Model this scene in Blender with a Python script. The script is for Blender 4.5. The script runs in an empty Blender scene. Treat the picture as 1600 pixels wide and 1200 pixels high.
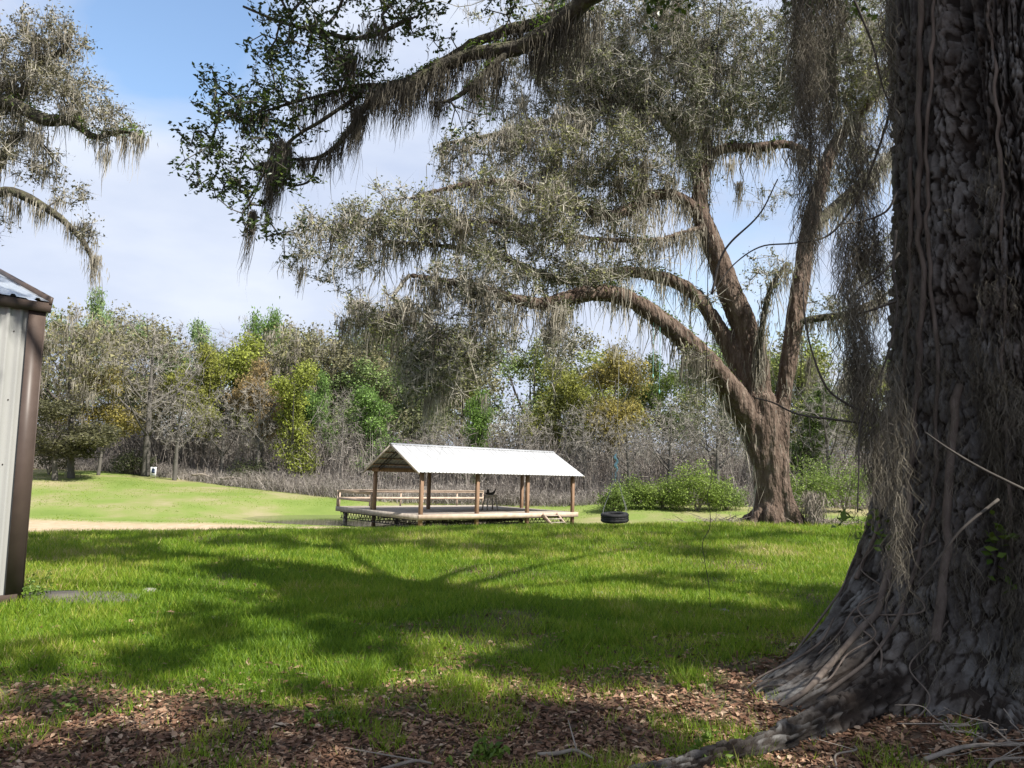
import bpy, math, random
import numpy as np
from mathutils import Matrix, Vector
random.seed(7)
RNG = np.random.default_rng(11)
scene = bpy.context.scene
col = scene.collection
PI = math.pi

# ------------------------------------------------------------------ camera
F = 1209.0; CX, CY = 800.0, 600.0; HOR = 715.0
EYE = Vector((0, 0, 1.6))
PITCH = math.atan((HOR - CY) / F); ROLL = math.radians(1.4)
cam_d = bpy.data.cameras.new('camera'); cam = bpy.data.objects.new('camera', cam_d); col.objects.link(cam)
cam_d.sensor_width = 36; cam_d.lens = 36 * F / 1600; cam_d.clip_end = 6000; cam_d.clip_start = 0.05
CM = Matrix.Rotation(PI / 2 + PITCH, 3, 'X') @ Matrix.Rotation(ROLL, 3, 'Z')
cam.matrix_world = Matrix.Translation(EYE) @ CM.to_4x4()
scene.camera = cam
def at(px, py, D):
    d = CM @ Vector(((px - CX) / F, -(py - CY) / F, -1))
    return EYE + d * (D / d.y)

# ------------------------------------------------------------------ sky, sun, exposure
SUN_DIR = Vector((0.60, -0.36, 0.78)).normalized()
sun_el = math.asin(SUN_DIR.z); sun_az = math.atan2(SUN_DIR.x, SUN_DIR.y)
w = bpy.data.worlds.new('World'); scene.world = w; w.use_nodes = True
nt = w.node_tree; nt.nodes.clear()
def N(nt, t, **kw):
    n = nt.nodes.new(t)
    for k, v in kw.items():
        if k.startswith('i_'):
            key = k[2:]; key = int(key) if key.isdigit() else key.replace('_', ' ')
            n.inputs[key].default_value = v
        else: setattr(n, k, v)
    return n
out = N(nt, 'ShaderNodeOutputWorld'); bg = N(nt, 'ShaderNodeBackground'); bg.inputs[1].default_value = 0.115
sky = N(nt, 'ShaderNodeTexSky', sky_type='NISHITA', sun_disc=False, sun_elevation=sun_el, sun_rotation=sun_az)
sky.air_density = 1.2; sky.dust_density = 0.6; sky.ozone_density = 2.0
tc = N(nt, 'ShaderNodeTexCoord'); mp = N(nt, 'ShaderNodeMapping'); mp.inputs['Scale'].default_value = (1.0, 1.0, 2.6)
mp.inputs['Location'].default_value = (0.35, 0.1, 0.0)
nz = N(nt, 'ShaderNodeTexNoise', i_Scale=2.1, i_Detail=7.0, i_Roughness=0.52); nz.inputs['Distortion'].default_value = 0.25
rp = N(nt, 'ShaderNodeValToRGB'); rp.color_ramp.elements[0].position = 0.36; rp.color_ramp.elements[1].position = 0.56
nz2 = N(nt, 'ShaderNodeTexNoise', i_Scale=3.2, i_Detail=6.0, i_Roughness=0.55)
rp2 = N(nt, 'ShaderNodeValToRGB'); rp2.color_ramp.elements[0].position = 0.3; rp2.color_ramp.elements[1].position = 0.72
rp2.color_ramp.elements[0].color = (2.45, 2.85, 3.75, 1); rp2.color_ramp.elements[1].color = (3.5, 3.78, 4.35, 1)
# clear gap in the cloud, upper left of the view
gap = N(nt, 'ShaderNodeVectorMath', operation='DISTANCE')
gd = (at(262, 18, 10) - EYE).normalized(); gap.inputs[1].default_value = tuple(gd)
gr = N(nt, 'ShaderNodeMapRange'); gr.inputs[1].default_value = 0.03; gr.inputs[2].default_value = 0.2; gr.inputs[3].default_value = -0.20; gr.inputs[4].default_value = 0.10
ad = N(nt, 'ShaderNodeMath', operation='ADD')
mx = N(nt, 'ShaderNodeMixRGB')
L = nt.links.new
L(tc.outputs['Generated'], mp.inputs[0]); L(mp.outputs[0], nz.inputs[0]); L(mp.outputs[0], nz2.inputs[0])
L(tc.outputs['Generated'], gap.inputs[0]); L(gap.outputs['Value'], gr.inputs[0])
L(nz.outputs[0], ad.inputs[0]); L(gr.outputs[0], ad.inputs[1]); L(ad.outputs[0], rp.inputs[0]); L(nz2.outputs[0], rp2.inputs[0])
L(rp.outputs[0], mx.inputs[0]); L(sky.outputs[0], mx.inputs[1]); L(rp2.outputs[0], mx.inputs[2]); L(mx.outputs[0], bg.inputs[0]); L(bg.outputs[0], out.inputs[0])
sl = bpy.data.lights.new('sun', 'SUN'); sl.energy = 5.0; sl.angle = math.radians(0.6); sl.color = (1.0, 0.95, 0.86)
so = bpy.data.objects.new('sun', sl); col.objects.link(so)
so.rotation_euler = (-SUN_DIR).to_track_quat('-Z', 'Y').to_euler(); so.location = (20, -20, 40)
vs = scene.view_settings; vs.view_transform = 'Standard'; vs.look = 'None'; vs.gamma = 1; vs.exposure = 1.08
scene.cycles.use_denoising = True
scene.cycles.max_bounces = 6; scene.cycles.diffuse_bounces = 3; scene.cycles.transmission_bounces = 3; scene.cycles.glossy_bounces = 2
scene.cycles.caustics_reflective = False; scene.cycles.caustics_refractive = False

# ------------------------------------------------------------------ numpy noise
def _h(ix, iy, iz, s):
    h = (ix.astype(np.int64) * 374761393 + iy.astype(np.int64) * 668265263 + iz.astype(np.int64) * 2147483647 + s * 1274126177) & 0xffffffff
    h = ((h ^ (h >> 13)) * 1274126177) & 0xffffffff
    return ((h ^ (h >> 16)) & 0xffff) / 65535.0
def vnoise(p, s=0):
    p = np.asarray(p, float); i = np.floor(p).astype(np.int64); f = p - i; f = f * f * (3 - 2 * f)
    r = 0
    for a in (0, 1):
        for b in (0, 1):
            for c in (0, 1):
                wgt = (f[..., 0] if a else 1 - f[..., 0]) * (f[..., 1] if b else 1 - f[..., 1]) * (f[..., 2] if c else 1 - f[..., 2])
                r = r + wgt * _h(i[..., 0] + a, i[..., 1] + b, i[..., 2] + c, s)
    return r
def fbm(p, o=4, s=0):
    r = 0; a = 0.5; t = 0; p = np.asarray(p, float)
    for k in range(o):
        r = r + a * vnoise(p, s + k * 17); t += a; a *= 0.5; p = p * 2.03
    return r / t
def n2(x, y, sc, o=3, s=0):
    x, y = np.broadcast_arrays(np.asarray(x, float), np.asarray(y, float))
    return fbm(np.stack([x * sc, y * sc, np.zeros_like(x)], -1), o, s)
def sm(t): t = np.clip(t, 0, 1); return t * t * (3 - 2 * t)

# ------------------------------------------------------------------ terrain
NT = (3.93, 5.8)           # near trunk centre
WATER = -2.55
def terrain(x, y):
    x = np.asarray(x, float); y = np.asarray(y, float)
    V = -2.47 + 0.85 * sm((y - 46) / 18) + 1.1 * sm((-x - 12) / 28) * sm((y - 43) / 28) + 0.35 * sm((x - 3) / 6) * sm((y - 30) / 14)
    V = V + 0.28 * sm((y - 47.5 - 0.02 * x) / 1.6) * sm((-x - 13) / 6) * (1 - sm((y - 52) / 12))
    V = V + 0.02 * np.clip(y - 70, 0, 1e9) * (y < 400) + 6.6 * (y >= 400)
    s = (y - (18.6 + 0.44 * x)) * 0.915
    sp = np.log1p(np.exp(np.clip(s / 0.8, -40, 40))) * 0.8; sp = np.where(s > 30, s, sp)
    Lw = -0.135 * sp
    Lw = np.maximum(Lw, -9)
    k = 0.12; z = np.logaddexp(np.clip(Lw / k, -200, 200), np.clip(V / k, -200, 200)) * k
    z = np.where(s < 0, Lw, z)
    e = np.sqrt(((x + 5) / 11.5) ** 2 + ((y - 49.2) / 5.0) ** 2) + 0.18 * (n2(x, y, 0.25, 2, 5) - 0.5)
    wt = sm((1.55 - e) / 0.5)
    z = z * (1 - wt) + (WATER + 0.5 * (e - 1)) * wt
    d2 = ((x - NT[0]) / 1.9) ** 2 + ((y - NT[1]) / 1.7) ** 2
    z = z + 0.22 * np.exp(-d2)
    near = 1 - sm((np.hypot(x, y) - 60) / 40)
    z = z + near * (0.10 * (n2(x, y, 0.35, 3, 9) - 0.5) + 0.03 * (n2(x, y, 2.0, 2, 3) - 0.5)) * (1 - wt)
    return z
def tz(x, y): return float(terrain(np.array([x]), np.array([y]))[0])
def gpt(px, D):
    """ground point seen in direction px (horizon column) at forward distance D"""
    p = at(px, 760, D); return Vector((p.x, p.y, tz(p.x, p.y)))
def litter_mask(x, y):
    d = y + 0.16 * x
    near_tree = np.exp(-(((x - NT[0] + .4) / 2.6) ** 2 + ((y - NT[1] + .3) / 1.9) ** 2))
    return np.clip(sm((6.9 - d) / 2.6 + 1.4 * (n2(x, y, 0.7, 3, 21) - 0.5)) + 1.2 * near_tree, 0, 1)
def sand_mask(x, y):
    lo = 35.5; hi = 43.6 - 0.02 * np.clip(x + 30, 0, 40)
    return sm((y - lo) / 1.0) * sm((hi + 1.2 * (n2(x, y, 0.5, 3, 31) - 0.5) - y) / 0.8) * sm((-4 - x) / 4)

# ------------------------------------------------------------------ materials
MATS = {}
def mat(name):
    m = bpy.data.materials.new(name); m.use_nodes = True; m.node_tree.nodes.clear(); MATS[name] = m
    return m, m.node_tree, N(m.node_tree, 'ShaderNodeOutputMaterial')
def ramp(nt, stops):
    r = N(nt, 'ShaderNodeValToRGB'); e = r.color_ramp.elements
    while len(e) < len(stops): e.new(0.5)
    for el, (p, c) in zip(e, stops): el.position = p; el.color = (*c, 1)
    return r
def leaf_mat(name, stops, trans=0.35, objcol=False, rough=0.55, spec=0.35):
    m, nt, o = mat(name); L = nt.links.new
    a = N(nt, 'ShaderNodeAttribute', attribute_name='rnd'); r = ramp(nt, stops); L(a.outputs['Fac'], r.inputs[0]); c = r.outputs[0]
    if objcol:
        oi = N(nt, 'ShaderNodeObjectInfo'); mm = N(nt, 'ShaderNodeMixRGB', blend_type='MULTIPLY'); mm.inputs[0].default_value = 1
        L(c, mm.inputs[1]); L(oi.outputs['Color'], mm.inputs[2]); c = mm.outputs[0]
    p = N(nt, 'ShaderNodeBsdfPrincipled'); p.inputs['Roughness'].default_value = rough; p.inputs['Specular IOR Level'].default_value = spec
    t = N(nt, 'ShaderNodeBsdfTranslucent'); mx = N(nt, 'ShaderNodeMixShader'); mx.inputs[0].default_value = trans
    L(c, p.inputs['Base Color']); L(c, t.inputs[0]); L(p.outputs[0], mx.inputs[1]); L(t.outputs[0], mx.inputs[2]); L(mx.outputs[0], o.inputs[0])
    return m
def noise_mat(name, stops, scale=4, vec=(1, 1, 1), rough=0.85, bump=0.3, bscale=None, dist=0.01, metal=0, detail=6, spec=0.3, objcol=False, coord='Object'):
    m, nt, o = mat(name); L = nt.links.new
    tc = N(nt, 'ShaderNodeTexCoord'); mp = N(nt, 'ShaderNodeMapping'); mp.inputs['Scale'].default_value = vec
    L(tc.outputs[coord], mp.inputs[0])
    nz = N(nt, 'ShaderNodeTexNoise', i_Scale=float(scale), i_Detail=float(detail), i_Roughness=0.6); L(mp.outputs[0], nz.inputs[0])
    r = ramp(nt, stops); L(nz.outputs[0], r.inputs[0]); c = r.outputs[0]
    if objcol:
        oi = N(nt, 'ShaderNodeObjectInfo'); mm = N(nt, 'ShaderNodeMixRGB', blend_type='MULTIPLY'); mm.inputs[0].default_value = 1
        L(c, mm.inputs[1]); L(oi.outputs['Color'], mm.inputs[2]); c = mm.outputs[0]
    p = N(nt, 'ShaderNodeBsdfPrincipled'); p.inputs['Roughness'].default_value = rough; p.inputs['Metallic'].default_value = metal; p.inputs['Specular IOR Level'].default_value = spec
    L(c, p.inputs['Base Color'])
    if bump:
        nb = N(nt, 'ShaderNodeTexNoise', i_Scale=float(bscale or scale * 3), i_Detail=4.0); L(mp.outputs[0], nb.inputs[0])
        b = N(nt, 'ShaderNodeBump'); b.inputs['Strength'].default_value = bump; b.inputs['Distance'].default_value = dist
        L(nb.outputs[0], b.inputs['Height']); L(b.outputs[0], p.inputs['Normal'])
    L(p.outputs[0], o.inputs[0]); return m

leaf_mat('grass', [(0.0, (0.070, 0.14, 0.012)), (0.4, (0.155, 0.26, 0.020)), (0.72, (0.28, 0.35, 0.036)), (0.88, (0.40, 0.37, 0.10)), (1.0, (0.48, 0.39, 0.21))], 0.48, rough=0.5, spec=0.25)
leaf_mat('litter', [(0.0, (0.050, 0.028, 0.018)), (0.35, (0.125, 0.062, 0.036)), (0.6, (0.21, 0.115, 0.068)), (0.8, (0.33, 0.22, 0.145)), (1.0, (0.48, 0.38, 0.28))], 0.08, rough=0.7)
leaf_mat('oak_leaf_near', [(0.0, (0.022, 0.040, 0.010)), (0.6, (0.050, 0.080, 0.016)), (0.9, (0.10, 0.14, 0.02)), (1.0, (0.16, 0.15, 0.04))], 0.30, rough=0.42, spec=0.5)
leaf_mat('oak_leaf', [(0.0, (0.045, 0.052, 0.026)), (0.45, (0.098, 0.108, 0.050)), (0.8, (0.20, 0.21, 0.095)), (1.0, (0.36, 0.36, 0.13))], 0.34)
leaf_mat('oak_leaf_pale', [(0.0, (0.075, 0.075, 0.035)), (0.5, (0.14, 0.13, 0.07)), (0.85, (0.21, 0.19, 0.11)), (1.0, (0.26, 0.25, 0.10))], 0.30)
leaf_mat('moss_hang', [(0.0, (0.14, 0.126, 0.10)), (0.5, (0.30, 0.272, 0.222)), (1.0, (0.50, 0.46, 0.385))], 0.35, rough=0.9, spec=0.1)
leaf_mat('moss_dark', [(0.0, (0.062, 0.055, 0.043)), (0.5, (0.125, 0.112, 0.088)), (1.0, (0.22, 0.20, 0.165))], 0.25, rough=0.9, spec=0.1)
leaf_mat('crown', [(0.0, (0.45, 0.47, 0.45)), (0.5, (0.85, 0.85, 0.8)), (1.0, (1.35, 1.3, 1.1))], 0.30, objcol=True, spec=0.15)
leaf_mat('twig_far', [(0.0, (0.5, 0.5, 0.5)), (1.0, (1.3, 1.3, 1.3))], 0.0, objcol=True, rough=0.9, spec=0.1)
leaf_mat('brush', [(0.0, (0.10, 0.086, 0.078)), (0.4, (0.205, 0.18, 0.162)), (0.8, (0.33, 0.30, 0.27)), (1.0, (0.45, 0.41, 0.37))], 0.1, rough=0.9, spec=0.1)
leaf_mat('fern', [(0.0, (0.05, 0.10, 0.012)), (1.0, (0.16, 0.24, 0.03))], 0.35)
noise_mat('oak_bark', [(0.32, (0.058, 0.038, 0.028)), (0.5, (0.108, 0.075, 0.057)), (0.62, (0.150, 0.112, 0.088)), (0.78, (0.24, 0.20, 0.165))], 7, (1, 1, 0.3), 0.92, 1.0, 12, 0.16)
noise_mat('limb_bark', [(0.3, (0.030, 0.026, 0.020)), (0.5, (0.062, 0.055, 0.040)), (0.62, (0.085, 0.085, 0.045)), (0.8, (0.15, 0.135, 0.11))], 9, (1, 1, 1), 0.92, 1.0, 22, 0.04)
noise_mat('twig_near', [(0.3, (0.05, 0.045, 0.038)), (0.7, (0.12, 0.11, 0.095))], 6, (1, 1, 1), 0.9, 0.2, 20, 0.01)
noise_mat('twig_pale', [(0.3, (0.21, 0.195, 0.165)), (0.7, (0.42, 0.395, 0.34))], 6, (1, 1, 1), 0.9, 0.0)
noise_mat('far_bark', [(0.3, (0.75, 0.75, 0.75)), (0.7, (1.25, 1.25, 1.25))], 3, (1, 1, .4), 0.9, 0.4, 10, 0.03, objcol=True)
noise_mat('vine', [(0.3, (0.055, 0.042, 0.035)), (0.7, (0.15, 0.122, 0.104))], 12, (1, 1, .3), 0.85, 0.4, 40, 0.004)
noise_mat('dark_vine', [(0.3, (0.035, 0.03, 0.026)), (0.7, (0.08, 0.07, 0.06))], 12, (1, 1, 1), 0.85, 0)
noise_mat('stick', [(0.3, (0.15, 0.125, 0.105)), (0.7, (0.30, 0.26, 0.22))], 9, (1, 1, 1), 0.9, 0.3, 40, 0.004)
noise_mat('wood_new', [(0.3, (0.33, 0.25, 0.19)), (0.7, (0.50, 0.39, 0.31))], 3, (1, 1, 1), 0.75, 0.2, 30, 0.004)
noise_mat('wood_post', [(0.3, (0.13, 0.075, 0.045)), (0.7, (0.26, 0.165, 0.105))], 3, (3, 3, .5), 0.75, 0.25, 30, 0.004)
noise_mat('wood_grey', [(0.3, (0.22, 0.185, 0.155)), (0.7, (0.42, 0.37, 0.32))], 4, (1, 1, 1), 0.85, 0.25, 30, 0.004)
noise_mat('roof_white', [(0.25, (0.22, 0.222, 0.225)), (0.5, (0.31, 0.315, 0.325)), (0.8, (0.36, 0.365, 0.375))], 2.2, (2, .35, .35), 0.42, 0.0, spec=0.4)
noise_mat('black_steel', [(0.3, (0.015, 0.014, 0.013)), (0.7, (0.035, 0.03, 0.028))], 8, (1, 1, 1), 0.6, 0)
noise_mat('shed_wall', [(0.25, (0.25, 0.25, 0.24)), (0.75, (0.32, 0.32, 0.305))], 2.0, (1, 1, .3), 0.5, 0.05, 6, 0.004, spec=0.4)
noise_mat('shed_trim', [(0.3, (0.060, 0.043, 0.036)), (0.7, (0.085, 0.062, 0.052))], 4, (1, 1, 1), 0.45, 0.05, 8, 0.002)
noise_mat('shed_roof', [(0.3, (0.50, 0.56, 0.64)), (0.7, (0.62, 0.67, 0.74))], 2, (1, 1, 1), 0.35, 0.03, 5, 0.003, metal=0.7)
noise_mat('rubber', [(0.3, (0.010, 0.010, 0.011)), (0.7, (0.024, 0.024, 0.026))], 12, (1, 1, 1), 0.75, 0.2, 40, 0.004)
noise_mat('rope_blue', [(0.3, (0.16, 0.34, 0.44)), (0.7, (0.38, 0.58, 0.66))], 60, (1, 1, 1), 0.8, 0)
noise_mat('rope_grey', [(0.3, (0.18, 0.18, 0.175)), (0.7, (0.32, 0.32, 0.31))], 60, (1, 1, 1), 0.8, 0)
noise_mat('rope_teal', [(0.3, (0.16, 0.40, 0.36)), (0.7, (0.30, 0.55, 0.50))], 60, (1, 1, 1), 0.7, 0)
noise_mat('white_paint', [(0.3, (0.72, 0.73, 0.74)), (0.7, (0.8, 0.8, 0.81))], 5, (1, 1, 1), 0.5, 0)
noise_mat('blue_paint', [(0.3, (0.012, 0.02, 0.045)), (0.7, (0.02, 0.035, 0.07))], 5, (1, 1, 1), 0.5, 0)
noise_mat('stone', [(0.3, (0.14, 0.135, 0.12)), (0.7, (0.28, 0.27, 0.245))], 9, (1, 1, 1), 0.9, 0.4, 30, 0.01)
noise_mat('concrete', [(0.3, (0.07, 0.062, 0.054)), (0.7, (0.13, 0.118, 0.105))], 5, (1, 1, 1), 0.9, 0.4, 30, 0.008)

# water
m, nt, o = mat('water'); L = nt.links.new
p = N(nt, 'ShaderNodeBsdfPrincipled'); p.inputs['Base Color'].default_value = (0.085, 0.085, 0.055, 1); p.inputs['Roughness'].default_value = 0.06; p.inputs['IOR'].default_value = 1.33
tcn = N(nt, 'ShaderNodeTexCoord'); nb = N(nt, 'ShaderNodeTexNoise', i_Scale=6.0, i_Detail=3.0); b = N(nt, 'ShaderNodeBump'); b.inputs['Strength'].default_value = 0.06; b.inputs['Distance'].default_value = 0.02
L(tcn.outputs['Object'], nb.inputs[0]); L(nb.outputs[0], b.inputs['Height']); L(b.outputs[0], p.inputs['Normal']); L(p.outputs[0], o.inputs[0])

# ground
m, nt, o = mat('ground'); L = nt.links.new
va = N(nt, 'ShaderNodeAttribute', attribute_name='mask'); sp = N(nt, 'ShaderNodeSeparateColor'); L(va.outputs['Color'], sp.inputs[0])
geo = N(nt, 'ShaderNodeNewGeometry')
def nzn(sc, d=5): n = N(nt, 'ShaderNodeTexNoise', i_Scale=float(sc), i_Detail=float(d), i_Roughness=0.6); L(geo.outputs['Position'], n.inputs[0]); return n
def mixc(f, a, b):
    n = N(nt, 'ShaderNodeMixRGB'); L(f, n.inputs[0]); L(a, n.inputs[1]); L(b, n.inputs[2]); return n.outputs[0]
lawn = ramp(nt, [(0.25, (0.045, 0.085, 0.012)), (0.5, (0.075, 0.135, 0.018)), (0.72, (0.13, 0.17, 0.045))]); L(nzn(1.3).outputs[0], lawn.inputs[0])
lf = ramp(nt, [(0.3, (0.115, 0.165, 0.036)), (0.46, (0.15, 0.195, 0.05)), (0.56, (0.19, 0.20, 0.078)), (0.7, (0.26, 0.225, 0.135))]); L(nzn(0.22, 9).outputs[0], lf.inputs[0])
soil = ramp(nt, [(0.3, (0.050, 0.034, 0.024)), (0.55, (0.105, 0.072, 0.050)), (0.75, (0.20, 0.165, 0.135))]); L(nzn(3.0, 8).outputs[0], soil.inputs[0])
sand = ramp(nt, [(0.3, (0.30, 0.225, 0.145)), (0.7, (0.42, 0.33, 0.235))]); L(nzn(2.5, 8).outputs[0], sand.inputs[0])
va2 = N(nt, 'ShaderNodeAttribute', attribute_name='fieldm')
dirt = ramp(nt, [(0.3, (0.07, 0.05, 0.035)), (0.7, (0.15, 0.11, 0.08))]); L(nzn(1.0, 6).outputs[0], dirt.inputs[0])
c = mixc(va2.outputs['Fac'], lawn.outputs[0], lf.outputs[0])
c = mixc(sp.outputs[2], c, soil.outputs[0]); c = mixc(sp.outputs[1], c, sand.outputs[0]); c = mixc(sp.outputs[0], c, dirt.outputs[0])
p = N(nt, 'ShaderNodeBsdfPrincipled'); p.inputs['Roughness'].default_value = 0.95; p.inputs['Specular IOR Level'].default_value = 0.1
b = N(nt, 'ShaderNodeBump'); b.inputs['Strength'].default_value = 0.7; b.inputs['Distance'].default_value = 0.05
L(nzn(9, 6).outputs[0], b.inputs['Height']); L(b.outputs[0], p.inputs['Normal']); L(c, p.inputs['Base Color']); L(p.outputs[0], o.inputs[0])

# near trunk bark, plate / furrow attribute
m, nt, o = mat('bark_near'); L = nt.links.new
a = N(nt, 'ShaderNodeAttribute', attribute_name='rnd'); tcn = N(nt, 'ShaderNodeTexCoord')
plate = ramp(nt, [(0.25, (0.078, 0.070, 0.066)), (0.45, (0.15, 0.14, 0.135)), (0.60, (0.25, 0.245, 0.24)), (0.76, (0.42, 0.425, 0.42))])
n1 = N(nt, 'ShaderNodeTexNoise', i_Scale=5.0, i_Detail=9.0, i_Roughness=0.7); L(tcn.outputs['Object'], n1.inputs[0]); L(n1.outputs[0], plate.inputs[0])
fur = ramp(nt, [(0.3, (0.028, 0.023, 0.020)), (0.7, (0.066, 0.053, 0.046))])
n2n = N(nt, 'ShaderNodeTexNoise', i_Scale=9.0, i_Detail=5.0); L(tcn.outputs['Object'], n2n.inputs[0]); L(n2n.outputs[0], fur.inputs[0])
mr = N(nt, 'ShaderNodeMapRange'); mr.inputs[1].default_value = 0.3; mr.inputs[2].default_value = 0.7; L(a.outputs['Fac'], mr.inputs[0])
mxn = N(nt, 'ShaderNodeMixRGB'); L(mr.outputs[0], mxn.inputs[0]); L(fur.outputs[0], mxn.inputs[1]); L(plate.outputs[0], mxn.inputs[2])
p = N(nt, 'ShaderNodeBsdfPrincipled'); p.inputs['Roughness'].default_value = 0.9; p.inputs['Specular IOR Level'].default_value = 0.25
n3 = N(nt, 'ShaderNodeTexNoise', i_Scale=42.0, i_Detail=9.0, i_Roughness=0.78); L(tcn.outputs['Object'], n3.inputs[0])
b = N(nt, 'ShaderNodeBump'); b.inputs['Strength'].default_value = 1.0; b.inputs['Distance'].default_value = 0.035
L(n3.outputs[0], b.inputs['Height']); L(b.outputs[0], p.inputs['Normal']); n4 = N(nt, 'ShaderNodeTexNoise', i_Scale=1.7, i_Detail=5.0, i_Roughness=0.6); L(tcn.outputs['Object'], n4.inputs[0]); tint = ramp(nt, [(0.35, (0.72, 0.62, 0.54)), (0.55, (1, 1, 1)), (0.7, (1.18, 1.2, 1.16))]); L(n4.outputs[0], tint.inputs[0])
ml = N(nt, 'ShaderNodeMixRGB', blend_type='MULTIPLY'); ml.inputs[0].default_value = 1; L(mxn.outputs[0], ml.inputs[1]); L(tint.outputs[0], ml.inputs[2])
L(ml.outputs[0], p.inputs['Base Color']); L(p.outputs[0], o.inputs[0])

# ------------------------------------------------------------------ mesh helpers
class Geo:
    def __init__(s): s.v = []; s.q = []; s.t = []; s.r = []; s.n = 0
    def add(s, v, q=None, t=None, r=0.5):
        v = np.asarray(v, float).reshape(-1, 3)
        if q is not None and len(q): s.q.append(np.asarray(q, np.int64).reshape(-1, 4) + s.n)
        if t is not None and len(t): s.t.append(np.asarray(t, np.int64).reshape(-1, 3) + s.n)
        r = np.broadcast_to(np.asarray(r, float).reshape(-1) if np.ndim(r) else float(r), (len(v),))
        s.v.append(v); s.r.append(r); s.n += len(v); return s
    def mesh(s, name, m, smooth=False):
        me = bpy.data.meshes.new(name)
        V = np.concatenate(s.v) if s.v else np.zeros((0, 3))
        Q = np.concatenate(s.q) if s.q else np.zeros((0, 4), np.int64); T = np.concatenate(s.t) if s.t else np.zeros((0, 3), np.int64)
        me.vertices.add(len(V)); me.vertices.foreach_set('co', V.astype(np.float32).ravel())
        me.loops.add(Q.size + T.size); me.loops.foreach_set('vertex_index', np.concatenate([Q.ravel(), T.ravel()]).astype(np.int32))
        me.polygons.add(len(Q) + len(T))
        me.polygons.foreach_set('loop_start', np.concatenate([np.arange(len(Q)) * 4, Q.size + np.arange(len(T)) * 3]).astype(np.int32))
        me.update(calc_edges=True)
        a = me.attributes.new('rnd', 'FLOAT', 'POINT'); a.data.foreach_set('value', np.concatenate(s.r).astype(np.float32) if s.r else [])
        if smooth: me.polygons.foreach_set('use_smooth', [True] * len(me.polygons))
        if m: me.materials.append(MATS[m])
        me.validate(); return me
    def obj(s, name, m, parent=None, smooth=False, **kw):
        return link(name, s.mesh(name, m, smooth), parent, **kw)
def link(name, me, parent=None, **kw):
    o = bpy.data.objects.new(name, me); col.objects.link(o)
    if parent: o.parent = parent
    for k, v in kw.items(): o[k] = v
    return o
def thing(name, label, cat, loc=(0, 0, 0), rot=(0, 0, 0), group=None):
    o = link(name, None); o.empty_display_size = 0.2; o.location = loc; o.rotation_euler = rot; o['label'] = label; o['category'] = cat
    if group: o['group'] = group
    return o
BOXF = [(0, 3, 2, 1), (4, 5, 6, 7), (0, 1, 5, 4), (1, 2, 6, 5), (2, 3, 7, 6), (3, 0, 4, 7)]
def box(g, c, s, R=None, bev=0.0):
    hx, hy, hz = s[0] / 2, s[1] / 2, s[2] / 2
    if bev <= 0:
        v = np.array([(-hx, -hy, -hz), (hx, -hy, -hz), (hx, hy, -hz), (-hx, hy, -hz), (-hx, -hy, hz), (hx, -hy, hz), (hx, hy, hz), (-hx, hy, hz)])
        q = BOXF
    else:
        b_ = bev; v = []
        ring = [(-hx + b_, -hy), (hx - b_, -hy), (hx, -hy + b_), (hx, hy - b_), (hx - b_, hy), (-hx + b_, hy), (-hx, hy - b_), (-hx, -hy + b_)]
        for z in (-hz, hz): v += [(x, y, z) for x, y in ring]
        v = np.array(v); q = [(i, (i + 1) % 8, (i + 1) % 8 + 8, i + 8) for i in range(8)]
        q += [(0, 3, 2, 1), (0, 7, 4, 3), (7, 6, 5, 4), (8, 9, 10, 11), (8, 11, 12, 15), (15, 12, 13, 14)]
    if R is not None: v = v @ np.array(R).T
    return g.add(v + np.array(c), q)
def bar(g, a, b, w_, h_, up=(0, 0, 1)):
    a = np.array(a, float); b = np.array(b, float); d = b - a; Ln = np.linalg.norm(d); d /= Ln
    s_ = np.cross(d, up); s_ /= np.linalg.norm(s_); u = np.cross(s_, d)
    return box(g, (a + b) / 2, (Ln, w_, h_), np.stack([d, s_, u], 1))
def frusta(g, P0, P1, R0, R1, n=4, r=0.5):
    P0 = np.asarray(P0, float); P1 = np.asarray(P1, float); E = len(P0)
    if E == 0: return g
    R0 = np.asarray(R0, float); R1 = np.asarray(R1, float)
    d = P1 - P0; d /= np.maximum(np.linalg.norm(d, axis=1, keepdims=True), 1e-9)
    ref = np.where(np.abs(d[:, 2:3]) > 0.9, np.array([[1., 0, 0]]), np.array([[0, 0, 1.]]))
    s_ = np.cross(d, ref); s_ /= np.linalg.norm(s_, axis=1, keepdims=True); u = np.cross(d, s_)
    a = np.arange(n) * 2 * PI / n; ring = np.cos(a)[None, :, None] * s_[:, None] + np.sin(a)[None, :, None] * u[:, None]
    V = np.stack([P0[:, None] + ring * R0[:, None, None], P1[:, None] + ring * R1[:, None, None]], 1)
    base = np.arange(E)[:, None] * 2 * n; i = np.arange(n)[None]; j = (i + 1) % n
    Q = np.stack([base + i, base + j, base + j + n, base + i + n], -1)
    rr = np.repeat(np.broadcast_to(r, (E,)), 2 * n)
    return g.add(V, Q, r=rr)
def sticks(g, P0, P1, w_, r=0.5, rng=RNG):
    """thin one-face twigs, tapering to a point"""
    P0 = np.asarray(P0, float); P1 = np.asarray(P1, float); n = len(P0); d = P1 - P0; s_ = np.cross(d, rng.normal(size=(n, 3))); s_ /= np.maximum(np.linalg.norm(s_, axis=1, keepdims=True), 1e-9); w_ = np.broadcast_to(w_, (n,))[:, None]
    return g.add(np.stack([P0 - s_ * w_ / 2, P0 + s_ * w_ / 2, P1], 1), t=np.arange(n * 3).reshape(n, 3), r=np.repeat(np.broadcast_to(r, (n,)), 3))
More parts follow.
